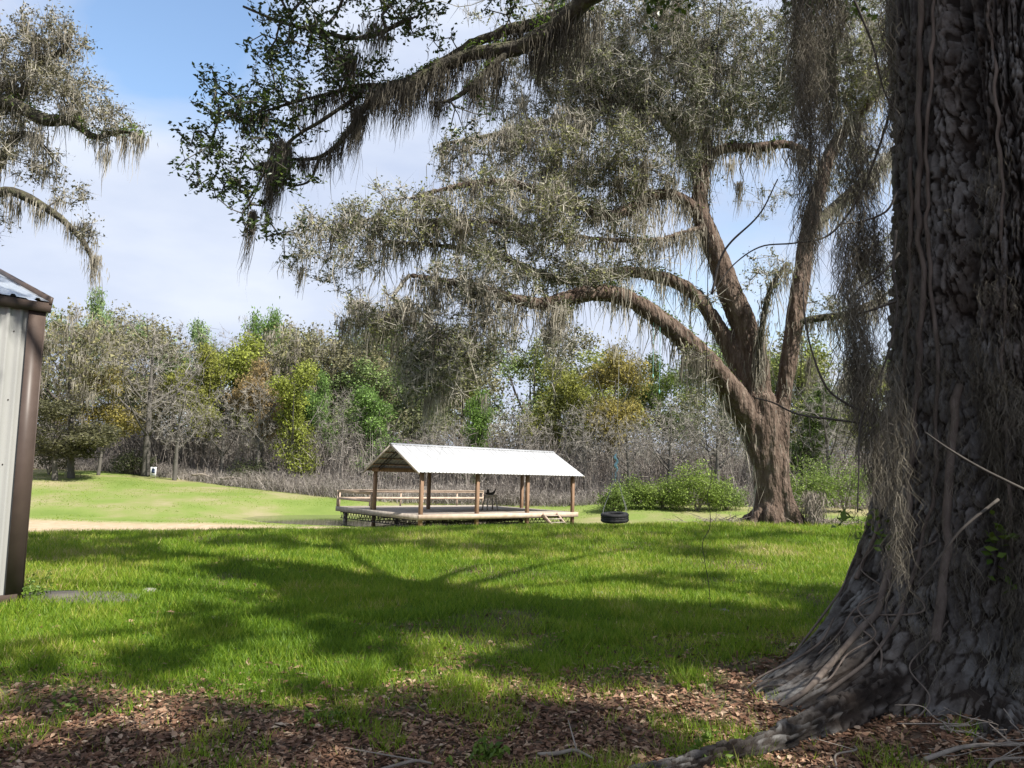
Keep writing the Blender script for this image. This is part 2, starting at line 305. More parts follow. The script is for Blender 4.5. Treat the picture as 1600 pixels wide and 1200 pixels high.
def sprays(tips, k, ln, per, rng=RNG, up=.25, jit=.025):
    """k fine shoots from each tip, `per` leaf seats along each: (P0, P1, seats, shoot dirs)"""
    C = np.repeat(tips, k, 0); d = rng.normal(size=C.shape); d[:, 2] += up; d /= np.linalg.norm(d, axis=1, keepdims=True); L_ = rng.uniform(ln * .45, ln * 1.3, (len(C), 1)); E = C + d * L_
    u = np.tile(np.linspace(.3, 1.02, per), len(C))[:, None]; seats = np.repeat(C, per, 0) * (1 - u) + np.repeat(E, per, 0) * u + rng.normal(size=(len(C) * per, 3)) * jit
    return C, E, seats
def smooth_path(P, R, step):
    P = np.array([list(p) for p in P], float); R = np.array(R, float)
    t = np.concatenate([[0], np.cumsum(np.linalg.norm(np.diff(P, axis=0), axis=1))])
    n = max(2, int(t[-1] / step) + 1); tt = np.linspace(0, t[-1], n)
    # Catmull-Rom (non uniform, finite-difference tangents)
    m_ = np.gradient(P, t, axis=0) if len(P) > 2 else np.repeat((P[1:] - P[:-1]) / t[-1], 2, 0)
    k = np.clip(np.searchsorted(t, tt, side='right') - 1, 0, len(P) - 2); h = (t[k + 1] - t[k])[:, None]; u = ((tt - t[k]) / (t[k + 1] - t[k]))[:, None]
    Q = (2 * u ** 3 - 3 * u ** 2 + 1) * P[k] + (u ** 3 - 2 * u ** 2 + u) * h * m_[k] + (-2 * u ** 3 + 3 * u ** 2) * P[k + 1] + (u ** 3 - u ** 2) * h * m_[k + 1]
    return Q, np.interp(tt, t, R)
def sweep(g, P, R, n=10, wob=0.0, wsc=3.0, seed=0, cap=True, r=0.5):
    P = np.asarray(P, float); R = np.asarray(R, float); M = len(P)
    T = np.gradient(P, axis=0); T /= np.linalg.norm(T, axis=1, keepdims=True)
    s_ = np.cross(T[0], (0.3, 0.9, 0.2)); s_ /= np.linalg.norm(s_); V = np.zeros((M, n, 3)); a = np.arange(n) * 2 * PI / n
    for i in range(M):
        s_ = s_ - T[i] * np.dot(s_, T[i]); s_ /= np.linalg.norm(s_); u = np.cross(T[i], s_)
        V[i] = np.cos(a)[:, None] * s_ + np.sin(a)[:, None] * u
    if wob: rad = R[:, None] * (1 + wob * (fbm(P[:, None] * wsc + V * 1.4 * wsc * np.maximum(R.max(), .05), 3, seed) - 0.5) * 2)
    else: rad = np.repeat(R[:, None], n, 1)
    W = P[:, None] + V * rad[..., None]
    i = np.arange(M - 1)[:, None] * n; j = np.arange(n)[None]; k = (j + 1) % n
    Q = np.stack([i + j, i + k, i + n + k, i + n + j], -1).reshape(-1, 4)
    Tt = []
    Wf = W.reshape(-1, 3)
    if cap:
        Wf = np.concatenate([Wf, P[-1:] + T[-1:] * R[-1] * 0.5, P[:1]]); c = M * n
        Tt = [((M - 1) * n + q, (M - 1) * n + (q + 1) % n, c) for q in range(n)] + [((q + 1) % n, q, c + 1) for q in range(n)]
    return g.add(Wf, Q, Tt, r=r)
def leaves(g, C, size, asp=0.5, droop=0.0, r=None, fold=0.25, rng=RNG, up=0.0, tri=False):
    C = np.asarray(C, float); n = len(C); size = np.broadcast_to(size, (n,))[:, None]
    d = rng.normal(size=(n, 3)); d[:, 2] = d[:, 2] * 0.7 - droop; d /= np.linalg.norm(d, axis=1, keepdims=True)
    nn = rng.normal(size=(n, 3)); nn[:, 2] += up; s_ = np.cross(d, nn); s_ /= np.maximum(np.linalg.norm(s_, axis=1, keepdims=True), 1e-6); u = np.cross(s_, d)
    a = C - d * size * 0.5; b_ = C + d * size * 0.5; mid = C - d * size * 0.05 + u * size * fold * 0.4
    if tri:
        rr = np.clip(rng.beta(2, 2.2, n) if r is None else r, 0, 1)
        return g.add(np.stack([a + s_ * size * asp * .62, b_, a - s_ * size * asp * .62], 1), t=np.arange(n * 3).reshape(n, 3), r=np.repeat(rr, 3))
    V = np.stack([a, mid + s_ * size * asp * 0.5, b_, mid - s_ * size * asp * 0.5], 1)
    k = np.arange(n)[:, None] * 4; Tt = np.concatenate([k + [0, 1, 2], k + [0, 2, 3]])
    rr = np.clip(rng.beta(2, 2.2, n) if r is None else r, 0, 1)
    return g.add(V, t=Tt, r=np.repeat(rr, 4))
def strands(g, B, Ls, wd, seg=4, sway=0.10, rng=RNG, curl=0.0, r=None, drift=None):
    """hanging ribbons: B base points, Ls lengths, wd widths"""
    B = np.asarray(B, float); n = len(B); Ls = np.broadcast_to(Ls, (n,)); wd = np.broadcast_to(wd, (n,))
    t = np.linspace(0, 1, seg + 1); st = rng.normal(size=(n, seg, 2)) * (Ls * sway)[:, None, None] / seg ** 0.5
    off = np.concatenate([np.zeros((n, 1, 2)), np.cumsum(st, 1)], 1)
    if curl: off = off + curl * rng.normal(size=off.shape) * (t > 0)[None, :, None]
    P = np.zeros((n, seg + 1, 3)); P[..., :2] = B[:, None, :2] + off; P[..., 2] = B[:, None, 2] - Ls[:, None] * t
    if drift is not None: P[..., :2] += np.asarray(drift)[None, None] * (Ls[:, None] * t ** 1.5)[..., None]
    yaw = rng.uniform(0, PI, n); s_ = np.stack([np.cos(yaw), np.sin(yaw), 0 * yaw], -1)
    wt = np.concatenate([[0.55], (1 - t[1:] * 0.93) ** 0.8])
    A = P + s_[:, None] * (wd[:, None] * wt / 2)[..., None]; C_ = P - s_[:, None] * (wd[:, None] * wt / 2)[..., None]
    V = np.stack([A, C_], 2)
    k = np.arange(n)[:, None] * (seg + 1) * 2 + np.arange(seg)[None] * 2
    Q = np.stack([k, k + 1, k + 3, k + 2], -1)
    rr = rng.beta(2, 2, n) if r is None else r
    return g.add(V, Q, r=np.repeat(rr, (seg + 1) * 2))
def moss_clumps(g, C, L_, n=10, spread=0.12, wd=0.025, seg=3, rng=RNG, sway=0.08, curl=0.0, drift=None):
    C = np.asarray(C, float)
    if not len(C): return g
    L_ = np.broadcast_to(L_, (len(C),)); B = np.repeat(C, n, 0)
    o = rng.normal(size=B.shape) * spread; o[:, 2] *= 0.5; ln = np.repeat(L_, n) * rng.uniform(0.25, 1.0, len(B)) * np.exp(-np.hypot(o[:, 0], o[:, 1]) / (spread * 2.5))
    base = np.repeat(rng.uniform(0.1, 0.9, len(C)), n)
    return strands(g, B + o, ln + 0.03, wd * rng.uniform(0.6, 1.4, len(B)), seg, sway, rng, curl, np.clip(base + rng.normal(0, 0.13, len(B)), 0, 1), drift)

class Skel:
    """branch skeleton; limbs are traced, twigs reach out to targets"""
    def __init__(s, cap=60000):
        s.P = np.zeros((cap, 3)); s.par = np.full(cap, -1); s.r0 = np.zeros(cap); s.n = 0; s.tips = []; s.nl = 0
    def add(s, p, par, r=0.0): s.P[s.n] = p; s.par[s.n] = par; s.r0[s.n] = r; s.n += 1; return s.n - 1
    def limb(s, P, R, attach=True):
        par = -1
        if attach and s.n: par = int(np.argmin(((s.P[:s.n] - np.array(P[0])) ** 2).sum(1)))
        for p, r in zip(P, R): par = s.add(p, par, r)
        s.nl = s.n
    def grow(s, T, seg=0.35, jit=0.10, lift=0.15, rng=RNG, maxd=1e9):
        T = np.asarray(T, float)
        d = np.array([((s.P[:s.n] - t) ** 2).sum(1).min() for t in T]); T = T[np.argsort(d)]
        for t in T:
            D2 = ((s.P[:s.n] - t) ** 2).sum(1); i = int(np.argmin(D2)); d = math.sqrt(D2[i])
            if d > maxd: continue
            k = max(1, int(round(d / seg))); a = s.P[i].copy(); c = (a + t) / 2 + np.array([0, 0, lift * d]) + rng.normal(size=3) * jit * d
            par = i
            for q in range(1, k + 1):
                u = q / k; p = (1 - u) ** 2 * a + 2 * u * (1 - u) * c + u * u * t
                if q < k: p = p + rng.normal(size=3) * jit * seg * 0.6
                par = s.add(p, par)
            s.tips.append(par)
    def radii(s, tip=0.008, ex=0.5):
        wgt = np.zeros(s.n); ch = np.zeros(s.n, int)
        for i in range(s.n):
            if s.par[i] >= 0: ch[s.par[i]] += 1
        wgt[ch == 0] = 1
        for i in range(s.n - 1, -1, -1):
            if s.par[i] >= 0: wgt[s.par[i]] += wgt[i]
        r = tip * wgt ** ex; return np.where(s.r0[:s.n] > 0, s.r0[:s.n], r)
    def twigs(s, g, tip=0.008, n=4, ex=0.5, skip_limbs=True, maxr=1e9):
        r = np.minimum(s.radii(tip, ex), maxr); idx = np.arange(s.n); m_ = (s.par[:s.n] >= 0)
        if skip_limbs: m_ &= (s.r0[:s.n] == 0)
        e = idx[m_]; pa = s.par[e]; r0 = np.minimum(r[pa], r[e] * 1.6)
        frusta(g, s.P[pa], s.P[e], r0, r[e], n, r=np.clip(RNG.beta(2, 2, len(e)), 0, 1)); return r
def ell_pts(spec, dens, rng=RNG):
    """spec: (px,py,rx,ry,D,rD[,w]) -> world points filling the traced masses"""
    out = []
    for e in spec:
        px, py, rx, ry, D, rD = e[:6]; wgt = e[6] if len(e) > 6 else 1
        c = at(px, py, D); sx = rx / F * D; sz = ry / F * D
        n = max(4, int(dens * wgt * sx * sz * rD * 4.2))
        d = rng.normal(size=(n, 3)); d /= np.linalg.norm(d, axis=1, keepdims=True); d *= (rng.uniform(0, 1, (n, 1)) ** (1 / 2.4))
        out.append(np.array(c) + d * np.array([sx, rD, sz]))
    return np.concatenate(out)
def world_ell(spec, n, rng=RNG):
    out = []
    for (c, r) in spec:
        d = rng.normal(size=(n, 3)); d /= np.linalg.norm(d, axis=1, keepdims=True); d *= rng.uniform(0, 1, (n, 1)) ** 0.42
        out.append(np.array(c) + d * np.array(r))
    return np.concatenate(out)
def around(P, n, rad, rng=RNG, squash=0.7):
    B = np.repeat(np.asarray(P), n, 0); o = rng.normal(size=B.shape) * rad; o[:, 2] *= squash; return B + o
def traced(pts):
    """[(px,py,D,r_px)] -> world path, radii"""
    return [at(p[0], p[1], p[2]) for p in pts], [p[3] / F * p[2] for p in pts]

# ------------------------------------------------------------------ ground
def axis(lo, hi, step, far, growth=1.13):
    a = list(np.arange(lo, hi, step)); s_ = step
    while a[-1] < far: s_ *= growth; a.append(a[-1] + s_)
    b_ = []; s_ = step; x = lo
    while x > -far: s_ *= growth; x -= s_; b_.append(x)
    return np.array(b_[::-1] + a)
gx = axis(-14, 14, 0.28, 1600, 1.16); gy = axis(1, 24, 0.26, 1600, 1.08); gy = gy[gy > -300]
X, Y = np.meshgrid(gx, gy); Z = terrain(X, Y)
nx, ny = len(gx), len(gy); ii = (np.arange(ny - 1)[:, None] * nx + np.arange(nx - 1)[None])
g = Geo(); g.add(np.stack([X, Y, Z], -1), np.stack([ii, ii + 1, ii + nx + 1, ii + nx], -1))
me = g.mesh('ground', 'ground', True)
ca = me.attributes.new('mask', 'FLOAT_COLOR', 'POINT')
lit = np.maximum(litter_mask(X, Y), .85 * sm((0.43 - n2(X, Y, 0.55, 3, 50)) / .1) * (Y < 20)); snd = sand_mask(X, Y)
bare = sm((n2(X, Y, 0.09, 3, 77) - 0.60) / 0.08) * (Y > 40) * 0.55
wood = sm((Y - (57 + 0.0 * X + 14 * sm((-X - 4) / 38)) - 1.5 + 3 * (n2(X, Y, .3, 2, 4) - .5)) / 3)
ca.data.foreach_set('color', np.stack([wood, np.clip(snd + bare, 0, 1), lit, np.ones_like(lit)], -1).astype(np.float32).ravel())
fa = me.attributes.new('fieldm', 'FLOAT', 'POINT'); fa.data.foreach_set('value', sm((Y - 30) / 6).astype(np.float32).ravel())
link('ground', me, kind='structure', label='lawn, leaf litter, sandy shore and far green field')

# pond
g = Geo(); a = np.linspace(0, 2 * PI, 96, endpoint=False)
g.add(np.concatenate([[[-5, 49.2, WATER]], np.stack([-5 + 13.6 * np.cos(a), 49.2 + 6.4 * np.sin(a), 0 * a + WATER], -1)]), t=[(0, 1 + i, 1 + (i + 1) % 96) for i in range(96)])
g.obj('pond', 'water', kind='structure', label='small olive green pond beside the covered deck')

# ------------------------------------------------------------------ grass, litter (nobody could count these)
def polar_points(n, d0, d1, ang, power, rng):
    u = rng.uniform(0, 1, n); k = 1 - power
    D = (d0 ** k + u * (d1 ** k - d0 ** k)) ** (1 / k)
    t = rng.uniform(-ang, ang, n); x = np.tan(t) * D
    return x, D
def blades(g, x, y, h, wd, lean, r, rng):
    z = terrain(x, y); n = len(x); yaw = rng.uniform(0, 2 * PI, n); s_ = np.stack([np.cos(yaw), np.sin(yaw), 0 * yaw], -1)
    la = rng.uniform(0, 2 * PI, n); ll = h * rng.uniform(0.1, lean, n)
    B = np.stack([x, y, z - 0.005], -1); tip = B + np.stack([np.cos(la) * ll, np.sin(la) * ll, h], -1)
    V = np.stack([B - s_ * wd[:, None] / 2, B + s_ * wd[:, None] / 2, tip], 1)
    g.add(V, t=np.arange(n * 3).reshape(n, 3), r=np.repeat(r, 3))
rng = np.random.default_rng(3)
g = Geo()
x, y = polar_points(680000, 3.0, 26, 0.72, 1.05, rng)
lm = litter_mask(x, y); patch = n2(x, y, 0.55, 3, 50); fine = n2(x, y, 3.0, 2, 60)
keep = rng.uniform(0, 1, len(x)) > np.clip(lm * 1.12 - 0.35 * (fine > 0.62), 0, 0.985)
keep &= rng.uniform(0, 1, len(x)) > sm((0.43 - patch) / 0.12) * np.clip(1.02 - .045 * y, .12, .85)
dsh = np.hypot((x + 5.6) / 1.1, (y - 8.35) / 0.45); keep &= dsh > 1
keep &= (np.hypot(x - NT[0], y - NT[1]) > 1.55)
keep &= y < 22.5 + 0.44 * x + 3
x, y, patch, fine = x[keep], y[keep], patch[keep], fine[keep]; n = len(x)
h = (0.035 + 0.065 * fine) * rng.uniform(0.6, 1.5, n) * (0.75 + 0.03 * np.clip(y, 0, 20)); wd = 0.0045 + 0.00062 * y * rng.uniform(.8, 1.6, n)
big = n2(x, y, .28, 3, 51); dry = sm((n2(x, y, 1.6, 3, 54) - .58) / .1) * .22; r = np.clip(-.14 + dry + 0.55 * patch + .58 * big + rng.normal(0, 0.19, n), 0, 1)
blades(g, x, y, h, wd, 1.1, r, rng)
g.obj('lawn_grass', 'grass', kind='stuff', label='short bright green lawn grass in the shade of the oaks', category='grass')
# rough grass on the far field
g = Geo(); x, y = polar_points(60000, 36, 75, 0.66, 1.6, rng)
e = np.hypot((x + 5) / 11.5, (y - 49.2) / 5.0)
keep = (e > 1.12) & (sand_mask(x, y) < 0.3) & (n2(x, y, 0.35, 3, 88) > 0.42) & (y < 58 + 14 * sm((-x - 4) / 38)); x, y = x[keep], y[keep]; n = len(x)
blades(g, x, y, rng.uniform(0.02, 0.06, n), rng.uniform(0.04, 0.08, n), 0.9, np.clip(0.45 + 0.25 * (n2(x, y, .2, 2, 12) - .3) + rng.normal(0, .10, n), 0, .8), rng)
g.obj('field_grass', 'grass', kind='stuff', label='pale green grass of the field beyond the pond', category='grass')
# dead leaves
g = Geo(); x, y = polar_points(165000, 2.8, 18, 0.75, 2.1, rng)
p_ = 0.07 + 0.93 * np.clip(litter_mask(x, y), 0, 1) ** 1.2 + 0.12 * (n2(x, y, 1.1, 2, 70) > 0.62)
keep = rng.uniform(0, 1, len(x)) < p_; x, y = x[keep], y[keep]; n = len(x)
C = np.stack([x, y, terrain(x, y) + rng.uniform(0.003, 0.022, n)], -1)
d = rng.normal(size=(n, 3)); d[:, 2] *= 0.2; d /= np.linalg.norm(d, axis=1, keepdims=True); nn = rng.normal(size=(n, 3)) * 0.4; nn[:, 2] += 1
s_ = np.cross(d, nn); s_ /= np.linalg.norm(s_, axis=1, keepdims=True); u = np.cross(s_, d); sz = (np.minimum(rng.gamma(3.5, 0.0042, n), .032) * (1 + 0.05 * y))[:, None]
V = np.stack([C - d * sz, C + s_ * sz * .42 + u * sz * .18, C + d * sz, C - s_ * sz * .42 + u * sz * .18], 1); k = np.arange(n)[:, None] * 4
g.add(V, t=np.concatenate([k + [0, 1, 2], k + [0, 2, 3]]), r=np.repeat(np.clip(rng.beta(2, 2.2, n), 0, 1), 4))
g.obj('leaf_litter', 'litter', kind='stuff', label='brown fallen oak leaves strewn over the ground', category='leaves')

# ------------------------------------------------------------------ shed (left edge)
SH = gpt(42, 8.0); SH.z -= 0.02; SR = math.radians(53); SHH = 3.02
shed = thing('shed', 'light beige metal shed with brown corner trim at the left edge', 'shed', SH, (0, 0, SR))
# local: x along front wall (corner at 0, wall runs to -x), y into depth
def rib_profile(x0, x1, pitch, d, axis_rib=0.05):
    xs = []; x = x0
    while x < x1 - 1e-6:
        xe = min(x + pitch, x1); m_ = (x + xe) / 2
        xs += [(x, 0), (m_ - axis_rib, 0), (m_ - axis_rib * .5, d), (m_ + axis_rib * .5, d), (m_ + axis_rib, 0)]; x = xe
    xs.append((x1, 0)); return xs
def wall_panel(x0, x1, H, y, sgn):
    g = Geo(); pr = rib_profile(x0, x1, 0.115, 0.02, 0.024)
    V = [(x, y + sgn * d_, 0) for x, d_ in pr] + [(x, y + sgn * d_, H) for x, d_ in pr]; n = len(pr)
    return g.add(V, [(i, i + 1, i + 1 + n, i + n) for i in range(n - 1)])
_g = Geo(); frusta(_g, [(0, .002, 0)], [(0, -0.008, 0)], [0.008], [0.005], 6); SCREW = _g.mesh('screw', 'shed_trim')
x1 = -0.03
for i in range(4):
    x0 = x1 - 0.91; w_ = wall_panel(x0, x1, SHH - .02, 0, -1).obj('wall_panel', 'shed_wall', shed)
    if i < 2:
        for zz in (0.12, 0.75, 1.4, 2.05, 2.75):
            for xx in (x1 - 0.21, x1 - 0.44): o = link('screw', SCREW, w_); o.location = (xx, -0.002, zz)
    x1 = x0
W0 = x1 - 0.03
g = Geo()   # side wall panel to the right, seen as a sliver
pr = rib_profile(0.03, 3.6, 0.23, 0.02, 0.03); n = len(pr)
g.add([(d_ - .002, x, 0) for x, d_ in pr] + [(d_ - .002, x, SHH) for x, d_ in pr], [(i, i + 1, i + 1 + n, i + n) for i in range(n - 1)]).obj('side_wall', 'shed_wall', shed)
g = Geo(); box(g, (W0 / 2, 3.6, SHH / 2), (-W0, 0.02, SHH)); g.obj('back_wall', 'shed_wall', shed)
g = Geo(); box(g, (W0, 1.8, SHH / 2), (0.02, 3.58, SHH)); g.obj('side_wall', 'shed_wall', shed)
g = Geo(); box(g, (-0.055, -0.030, SHH / 2), (0.15, 0.012, SHH)); box(g, (0.028, 0.05, SHH / 2), (0.012, 0.172, SHH)); g.obj('corner_trim', 'shed_trim', shed)
g = Geo(); box(g, (W0 / 2 + .03, -0.014, 0.05), (-W0 - .1, 0.05, 0.11)); g.obj('base_trim', 'shed_trim', shed)
RISE = 0.34
def rz(y_): return SHH + 0.06 + RISE * (y_ + 0.12) if y_ < 1.8 else SHH + 0.06 + RISE * (3.72 - y_)
for i in range(5):
    g = Geo(); a0 = 0.045 - i * 0.92; pr = rib_profile(a0 - 0.92, a0, 0.23, 0.022, 0.03); n = len(pr)
    V = [(x, -0.07, rz(-0.07) + d_) for x, d_ in pr] + [(x, 1.8, rz(1.7999) + d_) for x, d_ in pr]
    g.add(V, [(k, k + 1, k + 1 + n, k + n) for k in range(n - 1)]).obj('roof_panel', 'shed_roof', shed)
    g = Geo(); V = [(x, 1.8, rz(1.7999) + d_) for x, d_ in pr] + [(x, 3.72, rz(3.72) + d_) for x, d_ in pr]
    g.add(V, [(k, k + 1, k + 1 + n, k + n) for k in range(n - 1)]).obj('roof_panel', 'shed_roof', shed)
g = Geo(); box(g, (W0 / 2, -0.06, SHH + 0.012), (-W0 + .13, 0.022, 0.10)); box(g, (W0 / 2, -0.035, SHH - 0.03), (-W0 + .13, 0.03, 0.012)); g.obj('eave_trim', 'shed_trim', shed)
g = Geo()
bar(g, (0.055, -0.08, rz(-.07) - 0.01), (0.055, 1.8, rz(1.7999) - 0.01), 0.03, 0.11); bar(g, (0.055, 1.8, rz(1.8) - 0.01), (0.055, 3.72, rz(3.72) - 0.01), 0.03, 0.11); g.obj('rake_trim', 'shed_trim', shed)
g = Geo(); g.add([(0.005, 0, SHH), (0.005, 3.6, SHH), (0.005, 1.8, rz(1.7999) - .03)], t=[(0, 1, 2)]); g.obj('gable', 'shed_wall', shed)
g = Geo(); c = at(118, 934, 8.4); a = np.linspace(0, 2 * PI, 24, endpoint=False)
rr = 1 + 0.25 * np.array([random.random() for _ in a]); zc = tz(c.x, c.y) + 0.02
top_ = np.stack([c.x + 0.62 * rr * np.cos(a), c.y + 0.30 * rr * np.sin(a), 0 * a + zc], -1)
g.add(np.concatenate([[(c.x, c.y, zc + .02)], top_, top_ - [0, 0, .15]]), t=[(0, 1 + i, 1 + (i + 1) % 24) for i in range(24)], q=[(1 + i, 25 + i, 25 + (i + 1) % 24, 1 + (i + 1) % 24) for i in range(24)])
o = g.obj('flat_slab', 'concrete', label='flat weathered grey slab in the grass beside the shed corner', category='slab')
# weeds at the shed corner
def weed(px, py, D, hh, n, label, name='weed', cat='weed', wide=0.12, grp=None):
    p = gpt(px, D); g = Geo(); rg = np.random.default_rng(int(px * 7 + D))
    B = np.repeat([[0, 0, 0]], n, 0) + rg.normal(size=(n, 3)) * [wide, wide, 0]
    d = rg.normal(size=(n, 3)) * 0.4; d[:, 2] = 1; T_ = B + d * hh * rg.uniform(.4, 1, (n, 1))
    frusta(g, B, T_, np.full(n, .003), np.full(n, .0015), 3, r=.3)
    k = rg.integers(0, n, n * 7); u = rg.uniform(.25, 1, (n * 7, 1)); C = B[k] * (1 - u) + T_[k] * u + rg.normal(size=(n * 7, 3)) * .02
    leaves(g, C, rg.uniform(.03, .06, n * 7), .5, rng=rg)
    t = thing(name, label, cat, p, group=grp); g.obj('foliage', 'fern', t); return t
weed(58, 0, 8.15, 0.28, 26, 'leafy green weed clump against the shed corner')
weed(768, 0, 4.35, 0.05, 26, 'low bright green weed patch among the brown leaves', wide=.06)
weed(130, 0, 4.9, 0.09, 12, 'small green seedling in the leaf litter at far left')
weed(1085, 0, 4.45, 0.10, 14, 'small green seedling beside the long oak root')
weed(500, 0, 4.75, 0.10, 12, 'small grass tuft in the lit leaf litter left of centre', name='grass_tuft', cat='grass tuft')

# ------------------------------------------------------------------ pavilion on its deck
PH = math.radians(40)
P0 = at(657, 804, 42); DECK = P0.z
pav = thing('pavilion', 'open wooden pavilion with white metal gable roof on a deck by the pond', 'pavilion', P0, (math.radians(-0.8), math.radians(0.8), PH))
LN, WD, WX = 11.4, 4.9, 8.9          # length along local x, roof depth along y, deck depth
BAY = LN / 3; PHT = 2.36
i = 0
def pbox(name, m, c, s, bev=0.0, parent=pav): g = Geo(); box(g, c, s, None, bev); return g.obj(name, m, parent)
pm = Geo(); box(pm, (0, 0, 0), (0.19, 0.19, PHT + 1.25), None, 0.012); pmesh = pm.mesh('post', 'wood_post')
for yy in (0, WD):
    for k in range(4):
        o = link('post', pmesh, pav); o.location = (k * BAY, yy, (PHT - 1.25) / 2)
# decking
bm_ = Geo(); box(bm_, (0, 0, 0), (LN + .5, 0.138, 0.035)); bmesh_ = bm_.mesh('deck_board', 'wood_grey')
nb_ = int((WX + .36) / 0.145)
for k in range(nb_):
    o = link('deck_board', bmesh_, pav); o.location = (LN / 2, -0.13 + 0.145 * k + random.uniform(-.002, .002), -0.02)
pbox('fascia_board', 'wood_new', (LN / 2, -0.235, -0.14), (LN + .56, 0.04, 0.29)); pbox('fascia_board', 'wood_grey', (LN / 2, WX + .19, -0.14), (LN + .56, 0.04, 0.29))
pbox('fascia_board', 'wood_grey', (-0.275, WX / 2, -0.14), (0.045, WX + .36, 0.29)); pbox('fascia_board', 'wood_grey', (LN + .275, WX / 2, -0.14), (0.045, WX + .36, 0.29))
# bar joists under the deck
def joist(a, b, h_):
    g = Geo(); a = np.array(a, float); b = np.array(b, float); Ln = np.linalg.norm(b - a); n = int(Ln / 0.32)
    dz = np.array([0, 0, -h_]); bar(g, a, b, .06, .05); bar(g, a + dz, b + dz, .06, .05)
    for k in range(n):
        p = a + (b - a) * k / n; q = a + (b - a) * (k + .5) / n + dz; s_ = a + (b - a) * (k + 1) / n
        frusta(g, [p, q], [q, s_], [.017] * 2, [.017] * 2, 5)
    return g.obj('joist', 'black_steel', pav)
joist((-0.18, 0.15, -0.32), (-0.18, WX - .3, -0.32), .36); joist((3.7, 0.15, -0.32), (3.7, WX - .3, -0.32), .36); joist((7.5, 0.15, -0.32), (7.5, WX - .3, -0.32), .36)
for yy in (0.12, 2.4, 4.7, 6.9): joist((0.1, yy, -0.32), (LN - .1, yy, -0.32), .30)
# support piles out over the water
pl = Geo(); box(pl, (0, 0, 0), (.2, .2, 1.6), None, .01); plm = pl.mesh('pile', 'wood_grey')
for xx in (0.1, 3.8, 7.5, 11.2):
    o = link('pile', plm, pav); o.location = (xx, WX - .4, -1.1)
# railing: back edge and left end beyond the roof
def rail(a, b, posts):
    a = np.array(a, float); b = np.array(b, float)
    for z_, h_ in ((0.93, .14), (0.5, .14)):
        g = Geo(); bar(g, a + [0, 0, z_], b + [0, 0, z_], 0.04, h_); g.obj('rail', 'wood_new', pav)
    g = Geo(); bar(g, a + [0, 0, 1.02], b + [0, 0, 1.02], 0.14, .035); g.obj('rail_cap', 'wood_new', pav)
    d = (b - a) / np.linalg.norm(b - a); nrm = np.array([-d[1], d[0], 0]) * .068
    for k in range(posts):
        p = a + (b - a) * (k / (posts - 1) if posts > 1 else .5) + nrm; g = Geo(); box(g, p + [0, 0, .46], (.09, .09, 1.08)); g.obj('rail_post', 'wood_new', pav)
rail((-.2, WX + .1, 0), (11.3, WX + .1, 0), 6); rail((-.2, WX + .05, 0), (-.2, WD + .15, 0), 2)
# roof
OV = 0.5; GX = 0.55; RS = 1.55; ye0, ye1, ym = -OV, WD + OV, WD / 2
sl = RS / (ym - ye0); EZ = PHT - 0.10
npan = 13; pw = (LN + 2 * GX) / npan
for side in (0, 1):
    for k in range(npan):
        x0 = -GX + k * pw; pr = rib_profile(x0, x0 + pw, pw / 4, 0.035, 0.035); n = len(pr); g = Geo()
        ye = ye0 if side == 0 else ye1
        V = [(x, ye, EZ + d_) for x, d_ in pr] + [(x, ym, EZ + RS + d_) for x, d_ in pr]
        V += [(x, ye, EZ - .012 + d_) for x, d_ in pr] + [(x, ym, EZ + RS - .012 + d_) for x, d_ in pr]
        q = [(i, i + 1, i + 1 + n, i + n) for i in range(n - 1)] + [(i + 2 * n, i + 3 * n, i + 1 + 3 * n, i + 1 + 2 * n) for i in range(n - 1)] + [(i, i + 2 * n, i + 1 + 2 * n, i + 1) for i in range(n - 1)]
        g.add(V, q).obj('roof_panel', 'roof_white', pav)
g = Geo()
for sgn in (-1, 1): bar(g, (-GX - .02, ym + sgn * .09, EZ + RS - .012), (LN + GX + .02, ym + sgn * .09, EZ + RS - .012), .2, .012, (0, sgn * sl, 1))
g.obj('ridge_cap', 'roof_white', pav)
for xx in (-GX + .03, LN + GX - .03):
    for ya in (ye0, ye1):
        g = Geo(); bar(g, (xx, ya, EZ - .07), (xx, ym, EZ + RS - .07), .05, .12); g.obj('rake_board', 'wood_grey', pav)
# purlins and trusses
for side in (-1, 1):
    for u in (0.06, 0.28, 0.5, 0.72, 0.93):
        yy = ym + side * (ym - ye0) * u; zz = EZ + RS * (1 - u) - .06
        g = Geo(); bar(g, (-GX + .06, yy, zz), (LN + GX - .06, yy, zz), .09, .05); g.obj('purlin', 'wood_post', pav)
for k in range(4):
    g = Geo(); xx = k * BAY + .14
    for sgn in (-1, 1):
        a = np.array([xx, ym + sgn * (ym + .05), EZ + RS * (1 - (ym + .05) / (ym + OV)) - .12]); b = np.array([xx, ym, EZ + RS - .14]); dz = np.array([0, 0, -.26])
        bar(g, a, b, .05, .05); bar(g, a + dz * .6, b + dz, .05, .05)
        for q in range(7):
            p = a + (b - a) * q / 7 + dz * .0; r_ = a + (b - a) * (q + .5) / 7 + dz * (.6 + .4 * q / 7); s_ = a + (b - a) * (q + 1) / 7
            frusta(g, [p, r_], [r_, s_], [.014] * 2, [.014] * 2, 4)
    g.obj('truss', 'black_steel', pav)
for yy in (0, WD):
    g = Geo(); box(g, (LN / 2, yy + (.13 if yy == 0 else -.13), PHT - .02), (LN + .6, .06, .24)); g.obj('eave_beam', 'wood_post', pav)
